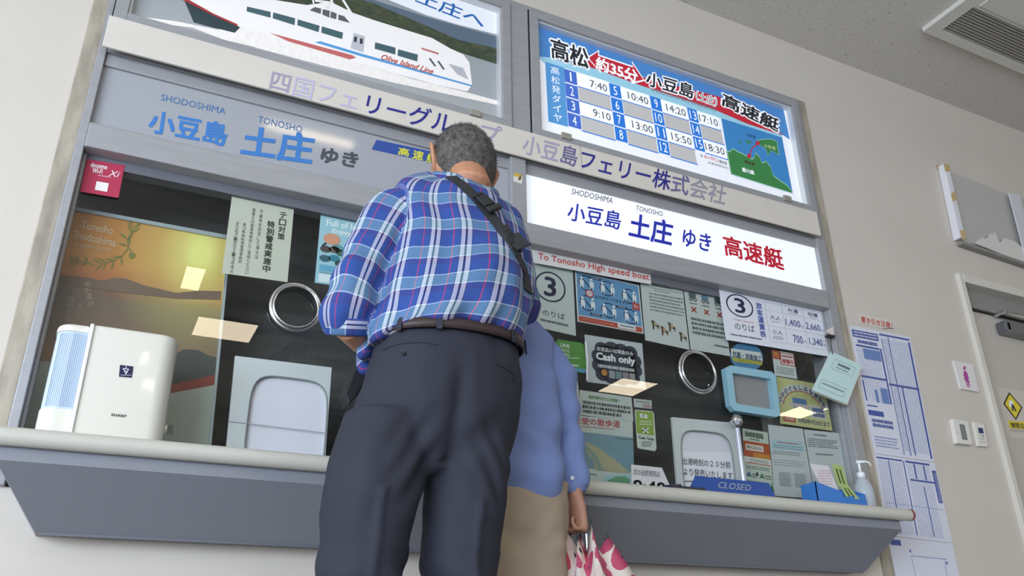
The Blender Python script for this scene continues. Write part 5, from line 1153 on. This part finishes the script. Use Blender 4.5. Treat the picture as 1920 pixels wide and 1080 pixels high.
knL, knR = at(680, 1050, -.74), at(868, 1050, -.72); anL, anR = Vector((.46, -.72, .08)), Vector((.73, -.70, .08))
tb([hipL, (hipL+knL)/2, knL, (knL+anL)/2+Vector((0, -.02, 0)), anL], [.075, .065, .05, .045, .034]); tb([hipR, (hipR+knR)/2, knR, (knR+anR)/2+Vector((0, -.02, 0)), anR], [.075, .065, .05, .045, .034])
body = smooth_remesh('body', D[0], D[1], None, .0045, SKIN, 3); kid(body, man)
# eyes, brows and lips of the face
def face_bits(P, who, s=1.0):
    for sg in (-1, 1):
        bmx = bmesh.new(); bmesh.ops.create_uvsphere(bmx, u_segments=16, v_segments=10, radius=.0118*s); me = bpy.data.meshes.new('eye'); bmx.to_mesh(me); bmx.free()
        e_ = link('eye', me, M('#e9e4dd', .15), None, True); e_.location = P(sg*.031, .078, .004); kid(e_, who)
        kid(B().tube([P(sg*.031, .0885, .004), P(sg*.031, .0905, .004)], .0055*s, 12).done('iris', M('#2a1c14', .1)), who)
        kid(B().tube([P(sg*.018, .094, .020), P(sg*.034, .094, .025), P(sg*.050, .084, .019)], [.003*s, .0035*s, .002*s], 8).done('eyebrow', M('#6b675f', .8)), who)
    kid(B().tube([P(-.022, .090, -.066), P(0, .0995, -.064), P(.022, .090, -.066)], [.002*s, .004*s, .002*s], 8).done('lips', M('#a0655a', .5)), who)
face_bits(HP, man, HS)
# hair cap with short bristles
def hair(P, who, mat, s, thick=.007, low=-.045, cap=None, bristle=True, nape=-.62, seed=1, long=.006, count=7000):
    n, m = 96, 60; V = []; Fc = []; keep = {}
    r = random.Random(seed)
    def surf(ph, th, off):
        z0_ = math.cos(ph); sx, sy_ = math.sin(ph)*math.cos(th), math.sin(ph)*math.sin(th); x, y, z = .076*sx, .096*sy_, .118*z0_
        if z0_ < 0: t = -z0_; x *= 1-.26*t*t; y = y*(1-.18*t)+(.018*t if sy_ > 0 else .035*t)
        nv = Vector((x/.076**2, y/.096**2, z/.118**2)).normalized(); return Vector((x, y, z)), nv
    def cover(ph, th):                                       # 0..1 thickness of hair
        z0_ = math.cos(ph); sy_ = math.sin(ph)*math.sin(th); 
        edge = nape+(.55+.62)*max(0, min(1, (sy_+.35)/1.05))**.8 if sy_ > -.35 else nape
        if sy_ > .75: edge = max(edge, .52)
        return max(0.0, min(1.0, (z0_-edge)/.30))
    idx = {}
    for i in range(m+1):
        for j in range(n):
            ph = math.pi*i/m; th = 2*math.pi*j/n; c_ = cover(ph, th)
            p, nv = surf(ph, th, 0); nz = noise.noise(p*60)*.0022+noise.noise(p*150)*.0014
            off = -.002 if c_ <= 0 else (-.0005+thick*(c_**.55)+nz*c_)
            idx[i, j] = (len(V), c_); q = p+nv*off; V.append(P(q.x, q.y, q.z))
    for i in range(m):
        for j in range(n):
            j2 = (j+1) % n; f = [idx[i, j], idx[i+1, j], idx[i+1, j2], idx[i, j2]]
            if max(x[1] for x in f) > 0: Fc.append(tuple(x[0] for x in f))
    o = mesh('hair', V, Fc, [mat], None, True); kid(o, who)
    if bristle:
        V = []; Fc = []
        for _ in range(count):
            ph = math.acos(r.uniform(-.65, 1)); th = r.uniform(0, 2*math.pi); c_ = cover(ph, th)
            if c_ < .12 or r.random() > c_+.25: continue
            p, nv = surf(ph, th, 0); q = p+nv*(thick*(c_**.55)*.8); tip = q+nv*long*(c_**.8)*r.uniform(.6, 1.5)+Vector((r.uniform(-1, 1), r.uniform(-1, 1), r.uniform(-1.2, .4)))*long*.5
            t_ = Vector((r.uniform(-1, 1), r.uniform(-1, 1), r.uniform(-1, 1))).cross(nv).normalized()*.0007
            i0 = len(V); V += [P(*(q+t_)), P(*(q-t_)), P(*tip)]; Fc.append((i0, i0+1, i0+2))
        b2 = mesh('bristles', V, Fc, [mat], o, False); b2['kind'] = 'stuff'; b2.matrix_parent_inverse = Matrix.Identity(4)
        b2.matrix_parent_inverse = (who.matrix_basis @ o.matrix_parent_inverse).inverted() if False else Matrix.Identity(4)
    return o
HAIR = M('#5b5753', .8, name='grey_hair', var=.42, vscale=70, bump=.6, bscale=260)
hair(HP, man, HAIR, HS)
# shirt
rings = [ring((702, 650), (952, 684), (838, 600), -.70, -.65, -.815, 1.0),
         ring((684, 650), (962, 672), (838, 588), -.70, -.65, -.835, 1.0),
         ring((689, 600), (966, 620), (842, 552), -.70, -.63, -.845, .95),
         ring((708, 530), (976, 560), (850, 482), -.68, -.60, -.82, .9),
         ring((728, 455), (974, 510), (860, 412), -.65, -.57, -.775, .9),
         ring((728, 395), (968, 462), (868, 368), -.63, -.55, -.735, .9),
         ring((748, 350), (958, 422), (870, 342), -.62, -.54, -.705, .9),
         ring((800, 330), (925, 380), (870, 333), -.61, -.57, -.665, .9)]
D = ([], [], [])
v, f, k_ = loft(rings, 44, 5, 0, circ=.165, power=2.25); add(D, v, f, k_)
def sleeve(pts, rad, uo, fl=1.0, n=24):
    pr = spline([tuple(p)+(r_,) for p, r_ in zip(pts, rad)], 5)
    v, f, k_ = tube_data([Vector(q[:3]) for q in pr], [q[3] for q in pr], n, up0=Vector((-1, -.4, .3)))
    k_ = [(a*fl+uo, -b_+.48, 1) for a, b_, c in k_]
    f = f[:-2]; base = len(v)
    for b0 in (0, len(v)-n):
        c = sum((v[b0+j] for j in range(n)), Vector())/n; v.append(c); k_.append(k_[b0]); ci = len(v)-1
        for j in range(n): f.append((ci, b0+(j+1) % n, b0+j))
    add(D, v, f, k_)
cuffL = at(653, 620, -.675)
sleeve([sL+Vector((.03, .0, .0)), sL+Vector((-.012, -.01, -.04)), at(695, 480, -.665), at(668, 545, -.69), at(655, 590, -.69), cuffL], [.060, .070, .060, .056, .054, .050], .012)
sleeve([sR+Vector((-.03, 0, 0)), sR+Vector((.005, .01, -.03)), (sR+eR)/2+Vector((.004, 0, 0)), eR+Vector((.004, .006, -.006)), (eR*.45+wR*.55), (eR*.15+wR*.85)], [.060, .064, .056, .054, .048, .044], .02)
def shirt_disp(p, k_):
    u, v_ = k_[0], k_[1]
    a = noise.noise(Vector((u*9, v_*3.2, 3)))*.016+noise.noise(Vector((u*24, v_*8, 9)))*.008
    low = max(0, 1-abs(v_-.03)/.10) if k_[2] < .5 else 0
    a += low*.010*math.sin(u*58+2*math.sin(u*21))
    if k_[2] > .5: a += .005*math.sin(v_*75+u*14)*max(0, min(1, (.32-v_)/.18))
    else: a += .006*math.sin(u*30+v_*6)*max(0, min(1, v_/.2))
    return a
shirt = smooth_remesh('shirt', D[0], D[1], D[2], .0065, plaid_mat(), 3, disp=shirt_disp); kid(shirt, man)
PLAID = shirt.data.materials[0]
def cloth_part(name, V, Fc, K, parent, mat):
    me = bpy.data.meshes.new(name); me.from_pydata([tuple(v) for v in V], [], Fc); a_ = me.attributes.new('cloth', 'FLOAT_VECTOR', 'POINT')
    a_.data.foreach_set('vector', [x for k_ in K for x in k_]); o = link(name, me, mat, None, True); return kid(o, parent)
# collar band and folded collar
D2 = ([], [], [])
cr = [ring((806, 338), (925, 384), (868, 346), -.605, -.565, -.690, 1.0), ring((812, 322), (924, 366), (870, 328), -.60, -.565, -.672, 1.0)]
v, f, k_ = loft(cr+[(cr[1][0], cr[1][1]*.90, cr[1][2]*.90, 1.0)], 36, 3, .01, circ=.07); cloth_part('collar', v, f, k_, man, PLAID)
# rolled cuff
ax = (cuffL-at(655, 585, -.69)).normalized()
v, f, k_ = tube_data([cuffL-ax*.030, cuffL-ax*.026, cuffL+ax*.008, cuffL+ax*.011], [.048, .053, .053, .047], 28, up0=Vector((-1, 0, 0))); k_ = [(b_*1.2, a, 0) for a, b_, c in k_]; cloth_part('rolled_cuff', v, f, k_, man, PLAID)
# trousers
D = ([], [], [])
tr = [ring((714, 622), (958, 664), (838, 603), -.715, -.66, -.815, .95), ring((703, 665), (955, 700), (832, 645), -.72, -.665, -.835, .95), ring((680, 735), (958, 760), (822, 720), -.73, -.68, -.850, .9),
      ring((655, 800), (952, 825), (812, 795), -.74, -.69, -.848, .9), ring((645, 850), (945, 870), (802, 855), -.745, -.70, -.828, .9), ring((660, 885), (930, 900), (800, 885), -.75, -.71, -.80, .9)]
v, f, k_ = loft(tr, 40, 4, 0, circ=.16, power=2.2); add(D, v, f, k_)
def leg(pts, rad, side):
    pr = spline([tuple(p)+(r_,) for p, r_ in zip(pts, rad)], 5); v, f, k_ = tube_data([Vector(q[:3]) for q in pr], [q[3] for q in pr], 26, up0=Vector((0, -1, 0)))
    k_ = [(a, b_, side) for a, b_, c in k_]; add(D, v, f, k_)
leg([at(722, 790, -.75), at(708, 870, -.76), at(690, 950, -.765), at(678, 1045, -.76), Vector((.475, -.745, .30)), Vector((.465, -.73, .07))], [.090, .098, .093, .087, .082, .085], 1)
leg([at(872, 800, -.73), at(875, 870, -.74), at(872, 950, -.74), at(862, 1045, -.735), Vector((.715, -.72, .30)), Vector((.725, -.71, .07))], [.085, .094, .090, .084, .079, .082], 2)
def tr_disp(p, k_):
    a = noise.noise(Vector((p.x*7, p.y*7, p.z*5)))*.007+noise.noise(Vector((p.x*16+p.z*9, p.y*9, p.z*16-p.x*12)))*.0045
    seam = .66+.0*p.z
    if p.z < .80: a += .005*math.sin((p.z*1.0+abs(p.x-.66)*1.6)*70)*max(0, 1-abs(p.z-.68)/.13)*max(0, 1-abs(abs(p.x-.66)-.09)/.09)
    if p.z < .52: a += .006*math.sin(p.z*55+p.x*30+2*noise.noise(p*8))*max(0, min(1, (.54-p.z)/.08))
    if p.z > .68 and p.z < .95: a -= .012*math.exp(-((p.x-(.655+(.8-p.z)*-.10))/.022)**2)*(1 if p.y < -.75 else 0)*min(1, (.95-p.z)/.1)
    if p.z < .62: a += .006*math.exp(-(((k_[0]))/.010)**2)*(1 if p.y < -.7 else 0)
    return a
trousers = smooth_remesh('trousers', D[0], D[1], D[2], .0065, TROU, 16, disp=tr_disp); kid(trousers, man)
# belt, loops, pocket welts, button
bl = [ring((712, 613), (960, 655), (838, 594), -.715, -.66, -.827, .95, -.002), ring((710, 632), (960, 675), (837, 612), -.715, -.66, -.830, .95, -.002)]
def band(name, r0, r1, th, mat, n=60):
    V = []; Fc = []
    for r_, g_ in ((r0, 0), (r0, th), (r1, th), (r1, 0)):
        c, a, b_, f_ = r_
        for i in range(n):
            t = 2*math.pi*i/n; cs, sn = math.cos(t), math.sin(t); x = math.copysign(abs(cs)**(2/2.2), cs); y = math.copysign(abs(sn)**(2/2.2), sn)
            p = c+a*x+(b_*y if y >= 0 else b_*y*f_); V.append(p+(p-c).normalized()*g_)
    for q in range(4):
        q2 = (q+1) % 4
        for i in range(n): i2 = (i+1) % n; Fc.append((q*n+i, q*n+i2, q2*n+i2, q2*n+i))
    return kid(mesh(name, V, Fc, [mat], None, True), man)
band('belt', bl[0], bl[1], .006, M('#3c2f2e', .45, name='brown_leather', bump=.2, bscale=200))
def on_ring(r_, t, out=0.0):
    c, a, b_, f_ = r_; cs, sn = math.cos(t), math.sin(t); x = math.copysign(abs(cs)**(2/2.2), cs); y = math.copysign(abs(sn)**(2/2.2), sn); p = c+a*x+b_*y; return p+(p-c).normalized()*out
for t in (math.radians(118), math.radians(62), math.radians(150), math.radians(28)):
    a_, b_ = on_ring(bl[0], t, .009), on_ring(bl[1], t, .011); dx = (bl[0][1].normalized()*math.sin(t)-bl[0][2].normalized()*math.cos(t)).normalized()*.006
    a_ = a_+(a_-b_)*.10; b_ = b_-(a_-b_)*.25
    kid(B().prism([a_-dx, a_+dx, b_+dx, b_-dx], (bl[0][2].normalized()*-.004)).done('belt_loop', TROU, bevel=.001), man)
BV = BVHTree.FromPolygons([v.co.copy() for v in trousers.data.vertices], [tuple(p.vertices) for p in trousers.data.polygons])
BVS = BVHTree.FromPolygons([v.co.copy() for v in shirt.data.vertices], [tuple(p.vertices) for p in shirt.data.polygons])
def hit(bvh, px, py, out=.0):
    d = (at(px, py, 0)-CAM).normalized(); loc, nr, i, ds = bvh.ray_cast(CAM, d)
    if loc is None: return None, None
    if nr.dot(d) > 0: nr = -nr
    return loc+nr*out, nr
def on_cloth(name, pts, w_, mat, bvh, who, out=.002, th=.002, sub=4):    # ribbon laid over a garment surface
    P = [hit(bvh, *p, out) for p in spline(pts, sub)]; P = [p for p in P if p[0] is not None]
    V = []; Fc = []
    for i, (p, nr) in enumerate(P):
        t = (P[min(i+1, len(P)-1)][0]-P[max(i-1, 0)][0]).normalized(); s_ = t.cross(nr).normalized()*w_/2
        V += [p-s_, p+s_, p+s_-nr*(th+out), p-s_-nr*(th+out)]
    for i in range(len(P)-1):
        for a_ in range(4): b_ = (a_+1) % 4; Fc.append((4*i+a_, 4*i+b_, 4*i+4+b_, 4*i+4+a_))
    Fc += [(0, 1, 2, 3), (4*len(P)-1, 4*len(P)-2, 4*len(P)-3, 4*len(P)-4)]
    return kid(mesh(name, V, Fc, [mat], None, False), who)
DRKC = M('#23252f', .8)
on_cloth('pocket_welt', [(718, 657), (745, 646), (785, 642), (822, 647)], .003, DRKC, BV, man, .0015)
on_cloth('pocket_welt', [(930, 683), (948, 691), (964, 703)], .003, DRKC, BV, man, .0015)
for x, y in ((758, 664), (963, 712)):
    p, nr = hit(BV, x, y, .001)
    if p: kid(B().tube([p, p+nr*.003], .005, 12).done('button', M('#1d1e24', .35)), man)
on_cloth('belt_piping', [(714, 640), (735, 625), (757, 615)], .0022, M('#b9b9bb', .4), BV, man, .004)
# shoes below the frame
for an, dx in ((anL, -.04), (anR, .04)):
    V, Fc, K_ = loft([(an+Vector((0, -.07, -.045)), Vector((.030, 0, 0)), Vector((0, -.02, .035)), 1), (an+Vector((0, 0, -.035)), Vector((.042, 0, 0)), Vector((0, 0, .045)), 1), (an+Vector((dx*.5, .10, -.045)), Vector((.047, 0, 0)), Vector((0, 0, .033)), 1), (an+Vector((dx, .19, -.055)), Vector((.035, 0, 0)), Vector((0, .0, .022)), 1)], 20, 4)
    kid(mesh('shoe', V, Fc, [M('#1b1a1c', .35)], None, True), man)
# shoulder bag: strap over the right shoulder, buckle, small pouch in front
bag = thing('shoulder_bag', 'black shoulder bag strap with plastic buckle across the plaid shirt', 'bag', tuple(at(870, 340, -.68)))
NYL = M('#2e2f31', .7, name='black_nylon', bump=.2, bscale=400); BPL = M('#252627', .4, name='black_plastic')
on_cloth('strap', [(846, 334), (872, 353), (905, 388), (940, 432), (966, 474), (982, 508), (988, 548)], .030, NYL, BVS, bag, .006, .003)
on_cloth('webbing', [(938, 428), (956, 452), (968, 462)], .038, NYL, BVS, bag, .011, .002)
p1, n1 = hit(BVS, 908, 388, .012); p2, n2 = hit(BVS, 928, 408, .014)
tx = (p2-p1).normalized(); nx_ = n1; sx_ = tx.cross(nx_).normalized()
def plate(c_, l_, w_, h_, name, mat):
    P = [c_-tx*l_/2-sx_*w_/2, c_+tx*l_/2-sx_*w_/2, c_+tx*l_/2+sx_*w_/2, c_-tx*l_/2+sx_*w_/2]; kid(B().prism(P, nx_*h_).done(name, mat, bevel=.0025), bag)
plate(p1-tx*.004, .038, .034, .010, 'buckle_clasp', BPL); plate(p1+tx*.028, .018, .044, .012, 'buckle_frame', BPL); plate(p1-tx*.030, .010, .034, .008, 'strap_keeper', BPL)
p3, n3 = hit(BVS, 962, 458, .012); plate(p3, .050, .050, .006, 'strap_end', NYL)
kid(B().prism([at(*p, -.60) for p in [(676, 664), (698, 664), (702, 690), (668, 745), (654, 760), (646, 738)]], (0, .05, 0)).done('pouch', M('#1c1c20', .6), bevel=.004), bag)
kid(B().tube([at(672, 655, -.56), at(690, 668, -.57), at(706, 672, -.58)], [.022, .028, .028], 16).done('pouch_flap', M('#25262a', .6), smooth=True), bag)
# -------------------------------------------------------------- second person in the plain blue shirt
wo = thing('person', 'person in plain blue shirt and khaki trousers bent at the counter behind the man', 'person', (1.0, -.5, 0))
SH2 = cloth_mat('blue_cotton', '#7b8cbd', 10, .35, .8); KH = cloth_mat('khaki_cotton', '#a59682', 16, .3, .85, (1, 1, 1.6))
D = ([], [], [])
h2 = Vector((.86, -.16, 1.24)); parts2, HP2 = head_data(h2, (1, -.1, 0), (.05, .85, -.5), Vector((1, -.1, 0)).cross(Vector((.05, .85, -.5))), .93)
for v, f in parts2: add(D, v, f, [(0, 0, 0)]*len(v))
s2L, s2R = at(880, 625, -.30), at(1022, 655, -.34); nb2 = (s2L+s2R)/2+Vector((-.01, .04, .05)); pel2 = Vector((1.0, -.46, .74))
tb([HP2(0, -.02, -.03), HP2(0, -.03, -.09), nb2], [.05, .05, .06]); tb([pel2+Vector((0, 0, -.04)), pel2, (pel2+nb2)/2, nb2+Vector((0, -.02, -.05)), nb2], [.08, .09, .085, .09, .05]); tb([s2L, s2R], [.042, .042])
e2R, w2R = at(1058, 785, -.41), at(1074, 928, -.455); e2L, w2L = at(850, 760, -.22), at(930, 760, -.12)
tb([s2R, e2R, w2R], [.040, .034, .028]); tb([s2L, e2L, w2L], [.040, .034, .024])
for v, f in hand_data(w2R, (.02, .0, -1), (-.97, -.25, 0), 1, .95, 1.12, thumb=.5): add(D, v, f, [(0, 0, 0)]*len(v))
for v, f in hand_data(w2L, (.5, .6, 0), (0, 0, -1), -1, .3, .86): add(D, v, f, [(0, 0, 0)]*len(v))
k2L, k2R = Vector((.90, -.47, .40)), Vector((1.02, -.46, .40)); a2L, a2R = Vector((.89, -.44, .07)), Vector((1.03, -.43, .07))
tb([Vector((.93, -.46, .70)), k2L, a2L], [.065, .045, .032]); tb([Vector((1.04, -.46, .70)), k2R, a2R], [.065, .045, .032])
kid(smooth_remesh('body', D[0], D[1], None, .0045, SKIN2, 3), wo); face_bits(HP2, wo, .93)
hair(HP2, wo, M('#5d5a56', .75, name='dark_grey_hair', var=.3, vscale=60, bump=.5, bscale=200), .93, thick=.016, nape=-.75, bristle=False)
D = ([], [], [])
r2 = [ring((868, 905), (1052, 948), (985, 926), -.50, -.47, -.575, 1.0), ring((864, 875), (1046, 905), (975, 880), -.50, -.46, -.60, 1.0), ring((862, 800), (1036, 830), (965, 800), -.48, -.43, -.595, 1.0),
      ring((862, 720), (1026, 745), (968, 720), -.42, -.39, -.555, .9), ring((864, 660), (1024, 690), (975, 655), -.36, -.35, -.49, .9), ring((872, 622), (1030, 650), (985, 618), -.32, -.33, -.43, .9),
      ring((895, 600), (1008, 622), (982, 598), -.29, -.31, -.37, .9), ring((910, 590), (985, 603), (960, 585), -.26, -.28, -.33, .9)]
v, f, k_ = loft(r2, 40, 5, 0, circ=.13, power=2.2); add(D, v, f, k_)
sleeve([s2R+Vector((-.03, 0, -.005)), s2R+Vector((.006, -.006, -.03)), at(1049, 720, -.39), at(1059, 785, -.41), at(1067, 850, -.43), at(1071, 900, -.44), at(1073, 917, -.445)], [.040, .048, .045, .043, .041, .040, .040], .0)
sleeve([s2L+Vector((.03, 0, 0)), s2L+Vector((0, 0, -.02)), e2L, w2L], [.040, .048, .045, .04], .0)
def sh2_disp(p, k_):
    a = noise.noise(Vector((k_[0]*8, k_[1]*4, 5)))*.016+noise.noise(Vector((k_[0]*12+k_[1]*10, k_[1]*14-k_[0]*8, 2)))*.010
    if k_[2] < .5: a += .007*math.sin((k_[0]*.9+k_[1]*1.5)*36)*max(0, 1-abs(k_[1]-.17)/.13)+.006*math.sin(k_[0]*34)*max(0, 1-k_[1]/.2)
    else: a += .003*math.sin(k_[1]*60+k_[0]*20)
    return a
s2 = smooth_remesh('shirt', D[0], D[1], D[2], .0065, SH2, 3, disp=sh2_disp); kid(s2, wo)
BV2 = BVHTree.FromPolygons([v.co.copy() for v in s2.data.vertices], [tuple(p.vertices) for p in s2.data.polygons])
cz = at(1068, 908, -.44); cd_ = Vector((.15, 0, -1)).normalized()
v, f, k_ = tube_data([cz-cd_*.018, cz-cd_*.016, cz+cd_*.024, cz+cd_*.026], [.040, .0425, .0425, .038], 24); kid(mesh('cuff', v, f, [SH2], None, True), wo)
p, nr = hit(BV2, 1072, 898, .003)
kid(B().tube([at(1073, 896, -.485), at(1073, 896, -.480)], .0055, 12).done('cuff_button', M('#dfe1ea', .3)), wo)
D = ([], [], [])
v, f, k_ = loft([ring((868, 880), (1052, 905), (975, 890), -.49, -.46, -.57, 1), ring((866, 930), (1054, 955), (978, 945), -.50, -.47, -.585, 1), ring((868, 990), (1052, 1010), (980, 1010), -.50, -.475, -.575, 1), ring((872, 1070), (1044, 1090), (975, 1090), -.50, -.475, -.57, 1)], 32, 4, 0, circ=.13, power=2.4); add(D, v, f, k_)
leg([at(1004, 960, -.50), at(1000, 1030, -.50), Vector((1.02, -.49, .42)), Vector((1.02, -.46, .07))], [.080, .078, .074, .066], 1); leg([at(912, 950, -.50), at(903, 1030, -.50), Vector((.89, -.49, .42)), Vector((.89, -.46, .07))], [.078, .075, .072, .066], 2)
def kh_disp(p, k_): return noise.noise(Vector((p.x*12+p.z*14, p.y*8, p.z*22-p.x*12)))*.007+noise.noise(p*9)*.003+.0025*math.sin(p.z*62+p.x*34)
kid(smooth_remesh('trousers', D[0], D[1], D[2], .0065, KH, 16, disp=kh_disp), wo)
for an, dx in ((a2L, -.02), (a2R, .02)):
    V, Fc, K_ = loft([(an+Vector((0, -.06, -.04)), Vector((.028, 0, 0)), Vector((0, -.01, .03)), 1), (an+Vector((0, 0, -.03)), Vector((.038, 0, 0)), Vector((0, 0, .04)), 1), (an+Vector((dx*.5, .09, -.04)), Vector((.042, 0, 0)), Vector((0, 0, .03)), 1), (an+Vector((dx, .16, -.05)), Vector((.03, 0, 0)), Vector((0, .0, .02)), 1)], 18, 4)
    kid(mesh('shoe', V, Fc, [M('#4a4038', .5)], None, True), wo)
# -------------------------------------------------------------- umbrella held by the handle
um = thing('umbrella', 'loosely folded cream umbrella with red and pink flowers held in the fist', 'umbrella', tuple(w2R+Vector((0, 0, -.65))))
def flower_mat():
    m = bpy.data.materials.new('flower_print_fabric'); m.use_nodes = True; n = m.node_tree.nodes; l = m.node_tree.links; b = n['Principled BSDF']
    a = n.new('ShaderNodeAttribute'); a.attribute_name = 'cloth'
    nz = n.new('ShaderNodeTexNoise'); nz.inputs['Scale'].default_value = 22; l.new(a.outputs['Vector'], nz.inputs['Vector'])
    ad = n.new('ShaderNodeVectorMath'); ad.operation = 'MULTIPLY_ADD'; ad.inputs[1].default_value = (.022, .022, 0); l.new(nz.outputs['Color'], ad.inputs[0]); l.new(a.outputs['Vector'], ad.inputs[2])
    vo = n.new('ShaderNodeTexVoronoi'); vo.inputs['Scale'].default_value = 15.5; vo.voronoi_dimensions = '2D'; vo.inputs['Randomness'].default_value = .75; l.new(ad.outputs[0], vo.inputs['Vector'])
    r = n.new('ShaderNodeValToRGB'); r.color_ramp.interpolation = 'CONSTANT'; l.new(vo.outputs['Distance'], r.inputs[0]); e = r.color_ramp.elements
    e[0].position = 0; e[0].color = (0, 0, 0, 1); e[1].position = .46; e[1].color = (1, 1, 1, 1); x = e.new(.085); x.color = (.5, .5, .5, 1)
    sp_ = n.new('ShaderNodeSeparateColor'); l.new(vo.outputs['Color'], sp_.inputs[0])
    pk = n.new('ShaderNodeValToRGB'); pk.color_ramp.interpolation = 'CONSTANT'; l.new(sp_.outputs[0], pk.inputs[0]); e = pk.color_ramp.elements
    e[0].position = 0; e[0].color = (*hexc('#bb4355'), 1); e[1].position = .80; e[1].color = (*hexc('#d9c4ba'), 1); x = e.new(.4); x.color = (*hexc('#bd4c6c'), 1)
    g1_ = n.new('ShaderNodeMath'); g1_.operation = 'GREATER_THAN'; g1_.inputs[1].default_value = .75; l.new(r.outputs[0], g1_.inputs[0])
    g2_ = n.new('ShaderNodeMath'); g2_.operation = 'LESS_THAN'; g2_.inputs[1].default_value = .25; l.new(r.outputs[0], g2_.inputs[0])
    m1 = n.new('ShaderNodeMixRGB'); l.new(g1_.outputs[0], m1.inputs[0]); l.new(pk.outputs[0], m1.inputs[1]); m1.inputs[2].default_value = (*hexc('#ded3c9'), 1)
    m2 = n.new('ShaderNodeMixRGB'); l.new(g2_.outputs[0], m2.inputs[0]); l.new(m1.outputs[0], m2.inputs[1]); m2.inputs[2].default_value = (*hexc('#34304a'), 1)
    l.new(m2.outputs[0], b.inputs['Base Color']); b.inputs['Roughness'].default_value = .6; return m
ut = Vector((1.185, -.47, .02)); uh = w2R+Vector((.004, .0, -.055)); uax = (uh-ut).normalized(); ux = uax.cross(Vector((0, 1, 0))).normalized(); uy = uax.cross(ux)
tips = [(1062, 993, -.51), (1083, 1008, -.545), (1107, 978, -.56), (1139, 1005, -.53), (1136, 1014, -.46), (1110, 1008, -.42), (1088, 1004, -.42), (1068, 1000, -.45)]
T = [at(*t) for t in tips]; ctr = sum(T, Vector())/8
low_c = Vector((1.185, -.475, .36))
V = []; K = []; Fc = []; NS = 8*6; NL = 16
for i in range(NL+1):
    s_ = i/NL
    for j in range(NS):
        g = j/6; a_ = int(g) % 8; b_ = (a_+1) % 8; t = g-int(g)
        # hem runs from tip to tip, sagging down between the ribs; the folds also fall inwards
        hem = T[a_].lerp(T[b_], t); sag = math.sin(math.pi*t)
        hem = hem-uax*.050*sag-(hem-ctr)*.30*sag
        ang = 2*math.pi*(j/NS)+math.pi; d_ = ctr-hem
        ta, tbv = (T[a_]-ctr), (T[b_]-ctr); dr = ta.lerp(tbv, t); dr = (dr-uax*dr.dot(uax)); dr = dr.normalized() if dr.length > 1e-5 else ux
        R0 = .15*(1-.16*sag); mid = low_c+dr*R0
        apex = ut+uax*.03+dr*.006
        if s_ < .45: q = s_/.45; q2 = q*q*(3-2*q); p = hem.lerp(mid, q)+dr*.018*math.sin(math.pi*q)
        else: q = (s_-.45)/.55; p = mid.lerp(apex, q)+dr*.02*math.sin(math.pi*q)
        V.append(p); K.append((j/NS*.75, s_*.62, 0))
for i in range(NL):
    for j in range(NS): j2 = (j+1) % NS; Fc.append((i*NS+j, i*NS+j2, (i+1)*NS+j2, (i+1)*NS+j))
me = bpy.data.meshes.new('canopy'); me.from_pydata([tuple(v) for v in V], [], Fc); a_ = me.attributes.new('cloth', 'FLOAT_VECTOR', 'POINT'); a_.data.foreach_set('vector', [x for k_ in K for x in k_])
cn = link('canopy', me, flower_mat(), None, True); sd_ = cn.modifiers.new('thickness', 'SOLIDIFY'); sd_.thickness = .0012; kid(cn, um)
for t in T: kid(B().tube([t+uax*.006, t-uax*.008], .0028, 8).done('rib_tip', BLACK), um)
kid(B().tube([ut, ctr, uh], .005, 10).done('shaft', M('#8d9096', .25, .8)), um)
kid(B().tube([uh-uax*.030, uh+uax*.045], .011, 12).done('handle', M('#3a2a24', .4), bevel=.002, smooth=True), um)
kid(B().tube([ut-uax*.02, ut+uax*.04], [.004, .008], 10).done('ferrule', M('#8d9096', .25, .8)), um)
